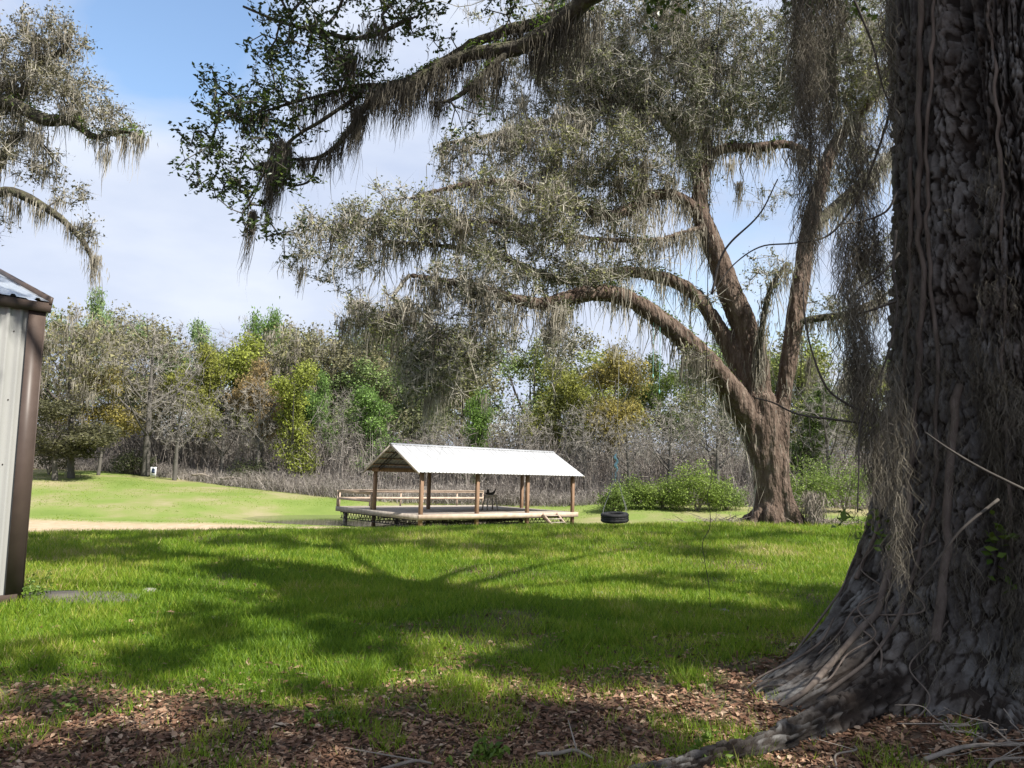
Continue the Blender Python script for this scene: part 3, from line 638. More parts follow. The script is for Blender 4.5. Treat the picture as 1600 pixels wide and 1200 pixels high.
# steps at the right front
stp = thing('wooden_steps', 'short flight of wooden steps leaning on the front of the deck', 'steps', pav.location, pav.rotation_euler)
for xx in (8.6, 9.75):
    g = Geo(); bar(g, (xx, -0.29, -0.10), (xx, -1.15, -0.72), .05, .22); g.obj('stringer', 'wood_new', stp)
for q in range(3):
    g = Geo(); box(g, (9.175, -0.42 - q * .27, -0.16 - q * .19), (1.2, .27, .04)); g.obj('tread', 'wood_grey', stp)
# table on the deck
R_ = pav.matrix_basis
PM = Matrix.Translation(P0) @ pav.rotation_euler.to_matrix().to_4x4()
tb = thing('wooden_stand', 'weathered grey stand with splayed legs on the pavilion deck', 'stand', PM @ Vector((7.15, 3.0, 0.0)), (0, 0, PH))
g = Geo(); box(g, (0, 0, .93), (.78, .5, .05), None, .01); g.obj('stand_top', 'wood_grey', tb)
g = Geo(); box(g, (0, 0, .84), (.70, .42, .12)); g.obj('apron', 'wood_grey', tb)
for sx in (-1, 1):
    for sy in (-1, 1):
        g = Geo(); bar(g, (sx * .30, sy * .16, .86), (sx * .42, sy * .26, 0.0), .075, .05, (0, 1, 0)); g.obj('leg', 'wood_grey', tb)
ob = thing('black_bundle', 'black lumpy object with upturned ends lying on the stand', 'bundle', PM @ Vector((7.15, 3.0, 0.957)), (0, 0, PH))
g = Geo(); P, R = smooth_path([(-.36, 0, .08), (-.2, .02, .09), (0, 0, .07), (.2, -.02, .09), (.33, 0, .19), (.42, 0, .34)], [.05, .09, .075, .08, .06, .03], .05); sweep(g, P, R, 10, .3, 6, 4); g.obj('body', 'black_steel', ob, True)
g = Geo(); P, R = smooth_path([(-.2, 0, .12), (-.2, 0, .25), (-.19, 0, .34)], [.06, .085, .04], .03); sweep(g, P, R, 10, .2, 6, 5); g.obj('knob', 'black_steel', ob, True)

# small white sign by the wood's edge
sg = thing('sign_board', 'small white sign with dark blue emblem at the edge of the wood', 'sign', gpt(238, 65.5), (0, 0, .1))
g = Geo(); box(g, (0, 0, .62), (.46, .04, .80), None, .015); g.obj('panel', 'white_paint', sg)
g = Geo(); a = np.linspace(0, 2 * PI, 20, endpoint=False); n = 20
V = np.concatenate([np.stack([.14 * np.cos(a), 0 * a - .024, .76 + .17 * np.sin(a)], -1), [[0, -.024, .76]]]); g.add(V, t=[(i, (i + 1) % n, n) for i in range(n)]); box(g, (0, -.023, .60), (.28, .006, .22)); g.obj('emblem', 'blue_paint', sg)
g = Geo(); box(g, (0, -.023, .36), (.30, .006, .05)); g.obj('emblem', 'blue_paint', sg)
for sx in (-1, 1): g = Geo(); box(g, (sx * .18, .035, .2), (.05, .03, .9)); g.obj('leg', 'wood_grey', sg)

# ------------------------------------------------------------------ middle oak
OB = gpt(1216, 21.5); OD = OB.y
oak = thing('live_oak', 'large spreading live oak with three stems and grey moss behind the tyre swing', 'tree', OB)
inv = np.array(OB)
def rel(P): return [np.array(p) - inv for p in P]
D = 21.5
stems = [
 # trunk
 [(1215, 830, D, 38), (1211, 806, D, 30), (1206, 780, D, 24), (1202, 745, D, 23), (1196, 700, D, 25), (1189, 655, D, 28), (1182, 620, D, 25)],
 [(1230, 830, D - .15, 24), (1226, 790, D - .15, 16), (1220, 740, D - .12, 14), (1217, 690, D - .1, 14), (1219, 650, D - .05, 14), (1227, 600, D, 13), (1236, 540, D, 12.5), (1245, 480, D + .1, 13.5), (1254, 420, D + .2, 12.5), (1263, 360, D + .3, 12), (1279, 300, D + .4, 11), (1297, 240, D + .5, 10), (1330, 190, D + .6, 8.5), (1362, 155, D + .6, 7), (1400, 90, D + .6, 5)],
 # A, long arching left limb
 [(1203, 770, D, 17), (1193, 710, D - .05, 20), (1168, 648, D - .2, 22), (1135, 602, D - .4, 19), (1092, 552, D - .8, 16.5), (1042, 508, D - 1.1, 15), (992, 472, D - 1.3, 13), (940, 457, D - 1.5, 13), (890, 465, D - 1.7, 12), (860, 474, D - 1.8, 11), (815, 470, D - 2.0, 8), (760, 452, D - 2.1, 6.5), (700, 440, D - 2.2, 5), (640, 430, D - 2.3, 3.5)],
 # A2 arch above
 [(1178, 650, D, 20), (1152, 570, D + .1, 14), (1118, 505, D + .2, 12), (1080, 455, D + .2, 10.5), (1030, 432, D + .1, 9), (960, 426, D - .1, 8), (905, 440, D - .2, 7), (850, 430, D - .4, 6), (780, 400, D - .7, 5), (700, 385, D - 1, 4), (600, 378, D - 1.3, 2.8)],
 # B middle stem
 [(1192, 690, D + .1, 24), (1184, 620, D + .1, 23), (1178, 560, D + .1, 21), (1163, 510, D + .1, 20), (1141, 460, D + .1, 19), (1124, 410, D + .1, 17), (1104, 360, D + .1, 15), (1093, 325, D + .1, 13), (1096, 280, D + .1, 12), (1100, 240, D + .2, 11), (1098, 180, D + .3, 9), (1080, 110, D + .4, 7.5), (1062, 40, D + .4, 6), (1050, -60, D + .4, 4)],
 # B1 left mossy limb
 [(1098, 345, D + .1, 9), (1075, 318, D - .1, 9), (1048, 304, D - .3, 8.5), (1012, 310, D - .6, 9), (978, 330, D - .8, 9), (945, 336, D - 1.0, 8), (900, 318, D - 1.2, 7), (850, 300, D - 1.4, 7), (790, 285, D - 1.6, 5.5), (720, 290, D - 1.9, 4.5), (640, 310, D - 2.1, 3)],
 [(1100, 355, D, 4), (1072, 362, D - .3, 3.5), (1030, 374, D - .6, 3.5), (960, 375, D - .9, 3.5), (880, 366, D - 1.1, 3), (800, 350, D - 1.4, 3), (720, 345, D - 1.6, 3), (560, 345, D - 2.0, 2)],
 # limb to the right from B
 [(1100, 250, D + .1, 8), (1128, 233, D, 8), (1180, 231, D - .1, 7.5), (1235, 226, D - .2, 6), (1265, 240, D - .2, 4)],
 # upper left limbs
 [(1098, 200, D + .2, 8), (1050, 180, D, 8), (985, 165, D - .2, 7), (930, 130, D - .3, 7.5), (905, 90, D - .4, 6), (880, 20, D - .4, 4)],
 [(960, 155, D - .2, 6), (890, 180, D - .6, 6), (820, 200, D - .9, 5), (750, 215, D - 1.2, 3.5), (690, 225, D - 1.4, 2.5)],
 [(1240, 505, D, 6), (1275, 498, D - .2, 6), (1315, 492, D - .3, 5), (1370, 470, D - .4, 4)],
 [(1185, 600, D - .2, 6), (1190, 520, D - .5, 5), (1205, 450, D - .7, 4), (1230, 410, D - .8, 3)],
 # unseen rear and right limbs that hold the back of the crown
 [(1263, 360, D + .3, 9), (1330, 300, D + 1.8, 8), (1420, 220, D + 3, 6), (1520, 150, D + 3.8, 4)],
 [(1104, 360, D + .1, 10), (1080, 250, D + 2, 8), (1000, 150, D + 3.4, 6), (900, 80, D + 4.2, 4)],
]
tk = Geo(); sk = Skel(40000)
for si, st in enumerate(stems):
    P, R = traced(st); P, R = smooth_path(rel(P), R, 0.22); sk.limb(P, R, attach=si > 0)
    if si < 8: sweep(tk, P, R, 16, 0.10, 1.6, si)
for ang, L_ in ((2.6, 1.3), (3.5, 1.0), (-.2, 1.5), (.5, 1.1), (-1.2, .9), (-2.1, 1.0), (4.1, .8), (1.7, 1.0)):   # root flares
    d = np.array([math.cos(ang), math.sin(ang), 0]); P, R = smooth_path([d * .22 + [0, 0, 1.3], d * .42 + [0, 0, .5], d * .68 + [0, 0, .12], d * L_ + [0, 0, -.12]], [.17, .17, .15, .07], .1); sweep(tk, P, R, 10, .1, 2, 3)
# blend the stems into one skin
tmp = bpy.data.objects.new('tmp', tk.mesh('tmp', None)); col.objects.link(tmp)
md = tmp.modifiers.new('r', 'REMESH'); md.mode = 'VOXEL'; md.voxel_size = 0.045
md = tmp.modifiers.new('s', 'SMOOTH'); md.iterations = 2; md.factor = .5
dg = bpy.context.evaluated_depsgraph_get(); me = bpy.data.meshes.new_from_object(tmp.evaluated_get(dg)); me.name = 'trunk'
bpy.data.objects.remove(tmp)
nv = len(me.vertices); co = np.zeros(nv * 3, np.float32); me.vertices.foreach_get('co', co); co = co.reshape(-1, 3).astype(float)
nr = np.zeros(nv * 3, np.float32); me.vertices.foreach_get('normal', nr); nr = nr.reshape(-1, 3)
wz = fbm(co * np.array([1.2, 1.2, .5]) + 3, 2, 41); rid = 1 - np.abs(2 * fbm(co * np.array([6, 6, 1.3]) + 2.0 * wz[:, None], 3, 42) - 1)
big = 1 - np.abs(2 * fbm(co * np.array([2.0, 2.0, .22]), 2, 43) - 1); low = 1 - sm((co[:, 2] - 2.5) / 2)
co += nr * ((0.085 * (rid - .75)) + (0.34 * (big - .78)) * low[:, None].ravel())[:, None]
me.vertices.foreach_set('co', co.astype(np.float32).ravel()); me.materials.clear(); me.materials.append(MATS['oak_bark'])
me.polygons.foreach_set('use_smooth', [True] * len(me.polygons)); link('trunk', me, oak)
g = Geo()
for si, st in enumerate(stems):
    if si >= 8:
        P, R = traced(st); P, R = smooth_path(rel(P), R, 0.2); sweep(g, P, R, 9, .15, 2.5, si)
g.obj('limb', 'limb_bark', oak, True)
OCR = [(1020, 300, 80, 36, 20.9, .7, .9), (960, 340, 60, 40, 20.6, .9, 1.2), (1060, 250, 50, 50, 21.2, .8, 1), (1100, 470, 40, 22, 21, .5, .8), (930, 430, 60, 30, 20.3, .8, 1), (520, 400, 85, 55, 19.2, 1.4, .8), (470, 370, 50, 50, 19.0, .8, .6), (620, 355, 110, 60, 19.6, 1.8, .8), (610, 500, 75, 45, 18.9, 1.1, 2.0), (560, 500, 35, 60, 18.9, .7, 1.8), (685, 570, 65, 70, 18.8, 1.1, 2.4), (640, 600, 30, 40, 18.8, .6, 2), (750, 450, 110, 60, 19.2, 1.6, 1.2),
 (760, 530, 60, 50, 19, .9, 1.1), (790, 340, 140, 70, 20, 2.0), (760, 240, 90, 55, 20.5, 1.5, .7), (900, 250, 140, 80, 21, 2.0), (890, 140, 170, 80, 21.8, 2.2, .8), (870, 530, 32, 70, 19.3, .6, 3), (880, 420, 80, 40, 20, 1.2), (1000, 60, 200, 90, 22, 2.5, .8), (1070, 170, 130, 75, 21.5, 1.8), (1010, 400, 60, 26, 20.4, .8), (1000, 260, 70, 50, 21, 1.2),
 (1190, 110, 120, 90, 22, 2.2, .8), (1310, 90, 120, 110, 22.3, 2.2, .7), (1340, 240, 60, 70, 22.4, 1.3, .7), (1205, 430, 45, 35, 20.8, .8), (1090, 590, 32, 50, 20.2, .6, 1.5), (1300, 485, 55, 28, 21.2, .7), (1330, 590, 40, 40, 21.8, .8, .6), (1370, 420, 50, 60, 22, 1, .6)]
T = ell_pts(OCR, 15, np.random.default_rng(5)) - inv
hidden = world_ell([((6, 23, 17), (7, 5, 2.2)), ((9, 25, 12), (5, 4, 2)), ((0, 21, 16), (5, 4, 1.8))], 130) - inv
sk.grow(np.concatenate([T, hidden]), 0.4, 0.16, 0.12)
g = Geo(); r = sk.twigs(g, 0.0075, 4, 0.5, True, .09); g.obj('twigs', 'twig_pale', oak, kind='stuff')
tips = sk.P[sk.tips]; rg = np.random.default_rng(8)
dn = fbm((tips + inv) * .75, 2, 15); keep = dn > .455; keep |= rg.uniform(0, 1, len(tips)) < .22; tb_ = np.clip((fbm((tips + inv) * .9, 2, 19) - .5) * 1.3, -.3, .3)[keep]; tl = tips[keep]
P0_, P1_, seats = sprays(tl, 8, .34, 4, rg, .35)
g = Geo(); leaves(g, seats, rg.uniform(.05, .10, len(seats)), .5, r=np.clip(rg.beta(2, 2.2, len(seats)) + np.repeat(tb_, 32), 0, 1), rng=rg, up=.6, tri=True)
g.obj('foliage', 'oak_leaf', oak, kind='stuff')
g = Geo(); sticks(g, P0_, P1_, .020, rng=rg); a_, b2_, _s = sprays(tips, 7, .5, 1, rg, .5); sticks(g, a_, b2_, .016, rng=rg); g.obj('spray_twigs', 'twig_pale', oak, kind='stuff')
# hanging moss: along limbs and twigs
g = Geo(); nodes = sk.P[:sk.n]; rad = r
vis = np.where((rad > .02))[0]; pick = rg.choice(vis, 2600); moss_clumps(g, nodes[pick] - [0, 0, .02], rg.gamma(2.0, .46, 2600) + .12, 11, .12, .034, 3, rg, .15)
pick = rg.integers(0, sk.n, 2600); moss_clumps(g, nodes[pick], rg.gamma(2, .22, 2600) + .1, 8, .11, .026, 2, rg, .14)
for (px, py, D_, L_, n_, sp_) in [(690, 590, 18.6, 1.75, 90, .14), (668, 620, 18.6, 1.1, 50, .09), (560, 470, 18.9, 1.7, 90, .13), (540, 500, 18.9, 1.3, 50, .1), (385, 300, 19, .1, 2, .05), (870, 480, 19.3, 2.0, 120, .2), (790, 500, 19.1, 1.5, 90, .25), (850, 300, 20, 1.8, 100, .25), (960, 540, 20.2, .7, 26, .05), (970, 440, 20, 1.3, 60, .2),
    (1085, 560, 20.2, 1.5, 130, .22), (1140, 250, 21.2, 1.0, 60, .12), (1155, 285, 21.2, 1.1, 60, .05), (1000, 340, 20.5, 1.3, 120, .3), (920, 250, 20.7, 1.6, 150, .4), (1060, 230, 21.4, 1.4, 130, .35), (760, 620, 18.8, .6, 40, .1), (470, 420, 19, .8, 40, .08), (620, 540, 18.9, 1.0, 70, .2), (720, 540, 18.8, 1.4, 120, .25), (1180, 170, 21.5, 1.2, 120, .3), (1265, 560, 21.3, 1.6, 60, .1), (1320, 600, 21.8, 1.2, 60, .12)]:
    c = np.array(at(px, py, D_)) - inv; moss_clumps(g, [c], [L_ * 1.2], n_, sp_, .024, 5, rg, .05, 0, (-.06, 0))
g.obj('hanging_moss', 'moss_hang', oak, kind='stuff')
# green ferns growing on the limbs
g = Geo(); fern_pts = []
for si, (a0, a1) in ((2, (0.2, .85)), (3, (.25, .85)), (5, (0, .8)), (6, (.2, .6)), (7, (0, .9)), (8, (0, .9)), (4, (.6, .9))):
    P, R = traced(stems[si]); P, R = smooth_path(rel(P), R, 0.06); k = np.arange(int(a0 * len(P)), int(a1 * len(P))); k = np.repeat(k, 13); fern_pts.append(P[k] + np.array([0, 0, 1]) * (R[k][:, None]) * .9 + rg.normal(size=(len(k), 3)) * .09)
C = np.concatenate(fern_pts); keep = fbm(C * 1.3, 2, 5) > .47; C = C[keep]; leaves(g, C, rg.uniform(.06, .13, len(C)), .4, rng=rg, up=1); g.obj('limb_fern', 'fern', oak, kind='stuff')
# dry moss and twig debris at the foot
g = Geo(); n = 900; B = rg.normal(size=(n, 3)) * [.55, .35, .0]; B[:, 0] += 1.0; B[:, 2] = np.abs(rg.normal(0, .06, n)); d = rg.normal(size=(n, 3)); d[:, 2] = np.abs(d[:, 2]) * .5; d /= np.linalg.norm(d, axis=1, keepdims=True)
B2 = rg.normal(size=(300, 3)) * [.35, .3, .02]; B2[:, 0] -= 1.5; d2 = rg.normal(size=(300, 3)); d2[:, 2] = np.abs(d2[:, 2]) * .4
Bz = np.concatenate([B, B2]); dd = np.concatenate([d, d2]); frusta(g, Bz, Bz + dd * rg.uniform(.1, .35, (len(Bz), 1)), np.full(len(Bz), .010), np.full(len(Bz), .005), 3)
strands(g, np.stack([rg.uniform(.55, 1.0, 500), rg.uniform(-.9, -.2, 500), rg.uniform(.2, 1.0, 500)], -1), rg.uniform(.2, .6, 500), .022, 4, .2, rg); g.obj('dry_debris', 'stick', oak, kind='stuff')

# ------------------------------------------------------------------ tyre swing, ropes
tcn_ = at(960.5, 808.5, 18.7)
sw = thing('tyre_swing', 'black tyre swing hanging on ropes from the arching oak limb', 'tyre swing', tcn_)
g = Geo(); nb = 48; rO, rI, hw = .335, .20, .105
prof = [(rI, -hw * .8), (rI + .04, -hw), (rO - .03, -hw), (rO, -hw * .75), (rO, -hw * .3), (rO - .012, -hw * .25), (rO - .012, -hw * .12), (rO, -hw * .08), (rO, hw * .08), (rO - .012, hw * .12), (rO - .012, hw * .25), (rO, hw * .3), (rO, hw * .75), (rO - .03, hw), (rO - .09, hw * .95), (rI + .04, hw), (rI, hw * .8), (rI - .0, hw * .5), (rI + .08, 0), (rI, -hw * .5)]
m_ = len(prof); V = [];
for k in range(nb):
    a = 2 * PI * k / nb
    for (rr_, zz) in prof:
        r2 = rr_ - (.010 if (rr_ >= rO and k % 2) else 0); V.append((r2 * math.cos(a), r2 * math.sin(a), zz))
g.add(V, [(k * m_ + j, ((k + 1) % nb) * m_ + j, ((k + 1) % nb) * m_ + (j + 1) % m_, k * m_ + (j + 1) % m_) for k in range(nb) for j in range(m_)])
o = g.obj('tyre', 'rubber', sw); o.rotation_euler = (math.radians(2), math.radians(-3.5), .4)
kn = np.array(at(963, 738, 18.9)) - np.array(tcn_); topk = np.array(at(963, 712, 18.9)) - np.array(tcn_); ltop = np.array(at(968, 455, 20.0)) - np.array(tcn_)
g = Geo(); P, R = smooth_path([ltop, (ltop + topk) / 2 + [.02, 0, 0], topk], [.0048] * 3, .3); sweep(g, P, R, 6); o = g.obj('rope', 'rope_grey', sw)
g = Geo(); P, R = smooth_path([topk + [0, 0, .05], topk + [-.03, 0, -.05], topk + [.03, 0, -.12], kn + [-.02, 0, .16], kn + [.03, 0, .08], kn], [.012, .035, .025, .04, .02, .010], .02); sweep(g, P, R, 8, .4, 9, 2); o2 = g.obj('knot', 'rope_blue', o)
g = Geo(); strands(g, kn + np.random.default_rng(1).normal(size=(14, 3)) * [.04, .03, .06], .22, .014, 3, .12); g.obj('frayed_end', 'rope_blue', o)
for a in (2.9, 3.3, -.15, .3):
    e_ = np.array([.29 * math.cos(a), .29 * math.sin(a), .10 + .015 * math.cos(a)]); g = Geo(); P, R = smooth_path([kn + [0, 0, .05], kn * .5 + e_ * .5 + [0, 0, 0], e_, e_ - [0, 0, .06]], [.0048] * 4, .1); sweep(g, P, R, 5); g.obj('rope', 'rope_grey', sw)
for (px, y0, y1, D_, lb) in [(1021, 480, 588, 20.2, 'thin teal rope, left of the two hanging from the arching oak limb'), (1031, 488, 612, 20.2, 'thin teal rope, right of the two hanging from the arching oak limb')]:
    a = np.array(at(px, y0, D_)); b_ = np.array(at(px, y1, D_)); b_[0] = a[0]; t = thing('hanging_rope', lb, 'rope', a, group='teal ropes on the oak limb'); g = Geo(); P, R = smooth_path([a - a, (b_ - a) / 2 + [.01, 0, 0], b_ - a], [.006] * 3, .2); sweep(g, P, R, 6); g.obj('cord', 'rope_teal', t)
    g = Geo(); sweep(g, *smooth_path([b_ - a + [0, 0, .05], b_ - a, b_ - a - [0, 0, .05]], [.014, .022, .012], .02), 6); g.obj('knot', 'rope_teal', t)

# ------------------------------------------------------------------ oak at the left edge (trunk outside the frame)
LB = Vector((-16.5, 17.5, 0)); LB.z = tz(LB.x, LB.y) - .05
lo = thing('live_oak', 'moss-hung live oak reaching in above the shed from the left edge', 'tree', LB); inv = np.array(LB)
LS = [[(0, 0, -.1), (.1, 0, 1.2), (.2, -.1, 3), (.4, -.2, 5), (.6, -.3, 7), (.9, -.4, 9.5), (1.2, -.5, 12)]]
limbs = [[(-330, 350, 17, 20), (-180, 240, 16.6, 15), (-60, 170, 16.3, 12), (20, 162, 16, 11), (70, 188, 16, 10), (108, 188, 16, 8), (150, 215, 16, 5), (190, 205, 16, 3), (225, 215, 16, 2)],
 [(-300, 250, 17, 15), (-120, 190, 16.6, 10), (20, 160, 16.3, 8), (48, 130, 16.3, 8), (62, 95, 16.3, 7), (100, 78, 16.2, 5), (112, 40, 16.2, 3)],
 [(-300, 420, 17, 14), (-120, 330, 16.6, 10), (-20, 305, 16.2, 8), (22, 300, 16, 8), (60, 318, 16, 7), (105, 350, 16, 5), (135, 385, 16, 4), (150, 425, 16, 2)],
 [(-60, 320, 16.4, 8), (-5, 262, 16.2, 8), (14, 228, 16.2, 7), (35, 208, 16.2, 5), (80, 240, 16.2, 3)]]
tk = Geo(); sk = Skel(20000)
P, R = smooth_path(LS[0], [.95, .65, .55, .52, .45, .35, .2], .25); sk.limb(P, R, False); g = Geo(); sweep(g, P, R, 18, .15, 1.5, 4); g.obj('trunk', 'oak_bark', lo, True)
g = Geo()
for st in limbs:
    P, R = traced(st); P = rel(P); i0 = int(np.argmin(((sk.P[:25] - P[0]) ** 2).sum(1))); P = [sk.P[i0].copy()] + P; R = [R[0] * 1.15] + R
    P, R = smooth_path(P, R, .2); sk.limb(P, R); sweep(g, P, R, 9, .2, 3, 6)
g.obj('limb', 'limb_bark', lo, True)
rg = np.random.default_rng(21)
T = ell_pts([(85, 55, 55, 40, 16.2, .9), (40, 105, 60, 55, 16.2, 1.1), (110, 145, 65, 40, 16, .9), (175, 190, 48, 32, 16, .7), (20, 200, 50, 45, 16.2, .9, .6), (55, 255, 55, 25, 16, .7, .7), (100, 305, 35, 25, 16, .5, .8), (135, 370, 16, 40, 16, .25, 1.5), (-60, 150, 90, 110, 16.5, 1.5, .6), (-180, 150, 120, 150, 17, 2, .35), (-60, 330, 70, 50, 16.3, 1, .5), (-150, -120, 180, 120, 17, 2, .2)], 48, rg) - inv
sk.grow(np.concatenate([T, world_ell([((-17, 17, 13), (5, 4, 2))], 120, rg) - inv]), .35, .2, .1)
g = Geo(); r = sk.twigs(g, .007, 4, .5, True, .06); g.obj('twigs', 'twig_pale', lo, kind='stuff')
tips = sk.P[sk.tips]; P0_, P1_, seats = sprays(tips, 7, .26, 3, rg, .3)
g = Geo(); leaves(g, seats, rg.uniform(.045, .08, len(seats)), .5, rng=rg, tri=True); g.obj('foliage', 'oak_leaf_pale', lo, kind='stuff')
g = Geo(); sticks(g, P0_, P1_, .016, rng=rg); a_, b2_, _s = sprays(tips, 6, .35, 1, rg, .3); sticks(g, a_, b2_, .013, rng=rg); g.obj('spray_twigs', 'twig_pale', lo, kind='stuff')
g = Geo(); vis = np.where(r > .015)[0]; pick = rg.choice(vis, 900); moss_clumps(g, sk.P[pick], rg.gamma(2.2, .2, 900) + .12, 11, .10, .022, 3, rg)
pick = rg.integers(0, sk.n, 900); moss_clumps(g, sk.P[pick], rg.gamma(2, .17, 900) + .1, 8, .09, .020, 2, rg)
for (px, py, L_, n_, sp_) in [(150, 400, .95, 90, .05), (130, 350, .7, 70, .08), (215, 210, 1.1, 60, .06), (195, 215, .9, 50, .06), (165, 235, .7, 60, .08), (20, 315, .8, 60, .1), (60, 210, .8, 90, .12), (60, 330, .6, 50, .08), (110, 350, .6, 60, .08), (10, 120, 1.0, 80, .1)]:
    moss_clumps(g, [np.array(at(px, py, 16)) - inv], [L_ * 1.2], n_, sp_, .018, 5, rg, .06)
g.obj('hanging_moss', 'moss_hang', lo, kind='stuff')
g = Geo(); P, R = traced(limbs[0]); P, R = smooth_path(rel(P), R, .04); k = np.repeat(np.arange(int(len(P) * .5), len(P)), 10); C = P[k] + rg.normal(size=(len(k), 3)) * .08 + [0, 0, .06]; leaves(g, C, rg.uniform(.05, .1, len(C)), .4, rng=rg); g.obj('limb_fern', 'fern', lo, kind='stuff')

# ------------------------------------------------------------------ near oak
NB = Vector((NT[0], NT[1], 0)); no = thing('live_oak', 'massive dark ridged oak trunk wrapped in vines at the right edge', 'tree', NB); inv = np.array(NB)
th = np.concatenate([np.linspace(math.radians(-188), math.radians(-55), 360), np.linspace(math.radians(-53), math.radians(170), 60)]); nth = len(th)
zs = np.concatenate([np.arange(-.35, 5.0, .0165), np.linspace(5.1, 7.4, 16)]); nzs = len(zs)
TH, ZZ = np.meshgrid(th, zs)
def trunk_r(TH, ZZ):
    base = 0.91 + 0.03 * np.clip(3 - ZZ, 0, 3) ** 1.3
    def lobe(a, w_, A, h_): return A * np.exp(-((np.angle(np.exp(1j * (TH - a)))) / w_) ** 2) * np.exp(-np.clip(ZZ, -.3, 9) / h_)
    r = base + lobe(math.radians(-163), .44, 1.02, .58) + lobe(math.radians(-178), .5, .42, 1.15) + lobe(math.radians(-118), .30, .30, .7) + lobe(math.radians(-80), .35, .40, .55) + lobe(math.radians(-45), .4, .5, .6) + lobe(math.radians(20), .6, .5, .6) + lobe(math.radians(100), .6, .5, .6)
    # deep clefts
    def cleft(a0, k, w_, A, z0, z1): return -A * np.exp(-((np.angle(np.exp(1j * (TH - a0 - k * ZZ - .05 * np.sin(ZZ * 2))))) / w_) ** 2) * sm((ZZ - z0) / .5) * sm((z1 - ZZ) / .8)
    r = r + cleft(math.radians(-146), .004, .065, .16, 1.7, 6) + cleft(math.radians(-138), -.03, .10, .24, .05, 2.4) + cleft(math.radians(-102), .03, .05, .07, .4, 5)
    r = r + 0.07 * (n2(np.cos(TH) * 3 + 5, np.sin(TH) * 3 + ZZ * .25, 1.0, 2, 61) - .5) * 2
    return r
RB = trunk_r(TH, ZZ)
arc = TH * 1.05
def plates(u, v, seed):
    """Voronoi plates: distance to the joint and a value for each plate"""
    iu, iv = np.floor(u), np.floor(v); d1 = np.full(u.shape, 9.); d2 = np.full(u.shape, 9.); idv = np.zeros(u.shape)
    for a in (-1, 0, 1):
        for b in (-1, 0, 1):
            cu, cv = iu + a, iv + b; z0 = np.zeros_like(cu); pu = cu + .1 + .8 * _h(cu, cv, z0, seed); pv = cv + .1 + .8 * _h(cu, cv, z0, seed + 1); d = np.hypot(u - pu, v - pv); idn = _h(cu, cv, z0, seed + 2)
            m1 = d < d1; d2 = np.where(m1, d1, np.minimum(d2, d)); idv = np.where(m1, idn, idv); d1 = np.where(m1, d, d1)
    return d2 - d1, idv
wx = (n2(arc, ZZ * .45, 2.2, 3, 62) - .5) * .30 + (n2(arc, ZZ * .6, 9, 2, 58) - .5) * .035; wz_ = (n2(arc + 9, ZZ, 3.0, 3, 63) - .5) * .3
id0 = (n2(arc, ZZ, 14, 2, 57) - .5) * .10; wx = wx + (n2(arc + 3, ZZ, 14, 2, 56) - .5) * .035
e1, id1 = plates((arc + wx) * 23, (ZZ + wz_ + id0) * 4.6, 70); e2, id2 = plates((arc + wx * 1.3) * 40, (ZZ + wz_ * 1.4) * 22, 80)
a3 = vnoise(np.stack([arc * 50, ZZ * 34, 0 * arc], -1), 66); a4 = fbm(np.stack([arc * 16, ZZ * 9, 0 * arc], -1), 3, 67)
rg_ = 1 - np.abs(2 * fbm(np.stack([(arc + wx * .8) * 8.5, ZZ * .45, 0 * arc], -1), 2, 68) - 1)
e1 = e1 + .30 * (a4 - .5); big_ = sm((e1 - .02) / .17); sml = sm((e2 + .5 * (a3 - .5)) / .16); pl_ = big_ * (.72 + .28 * sml)
strength = .40 + .60 * sm((ZZ - .15) / 1.0) * (.45 + .55 * sm((np.degrees(TH) + 160) / 20))
disp = strength * (.040 * big_ + .022 * sml * big_ + .022 * (id1 - .5) * big_ + .010 * (id2 - .5) * sml + .018 * a3 + .012 * (a4 - .5) - .085 * sm((rg_ - .72) / .26))
RR = RB + disp - .03
V = np.stack([RR * np.cos(TH), RR * np.sin(TH), ZZ + 0 * RR], -1)
i = np.arange(nzs - 1)[:, None] * nth; j = np.arange(nth)[None]; k = (j + 1) % nth
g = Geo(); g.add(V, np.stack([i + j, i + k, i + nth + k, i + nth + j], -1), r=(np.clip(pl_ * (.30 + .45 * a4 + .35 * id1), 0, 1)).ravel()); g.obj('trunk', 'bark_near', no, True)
def on_trunk(deg, z_, off=0.0):
    t_ = math.radians(deg); r = float(trunk_r(np.array([[t_]]), np.array([[z_]]))[0, 0]) + off; return np.array([r * math.cos(t_), r * math.sin(t_), z_])
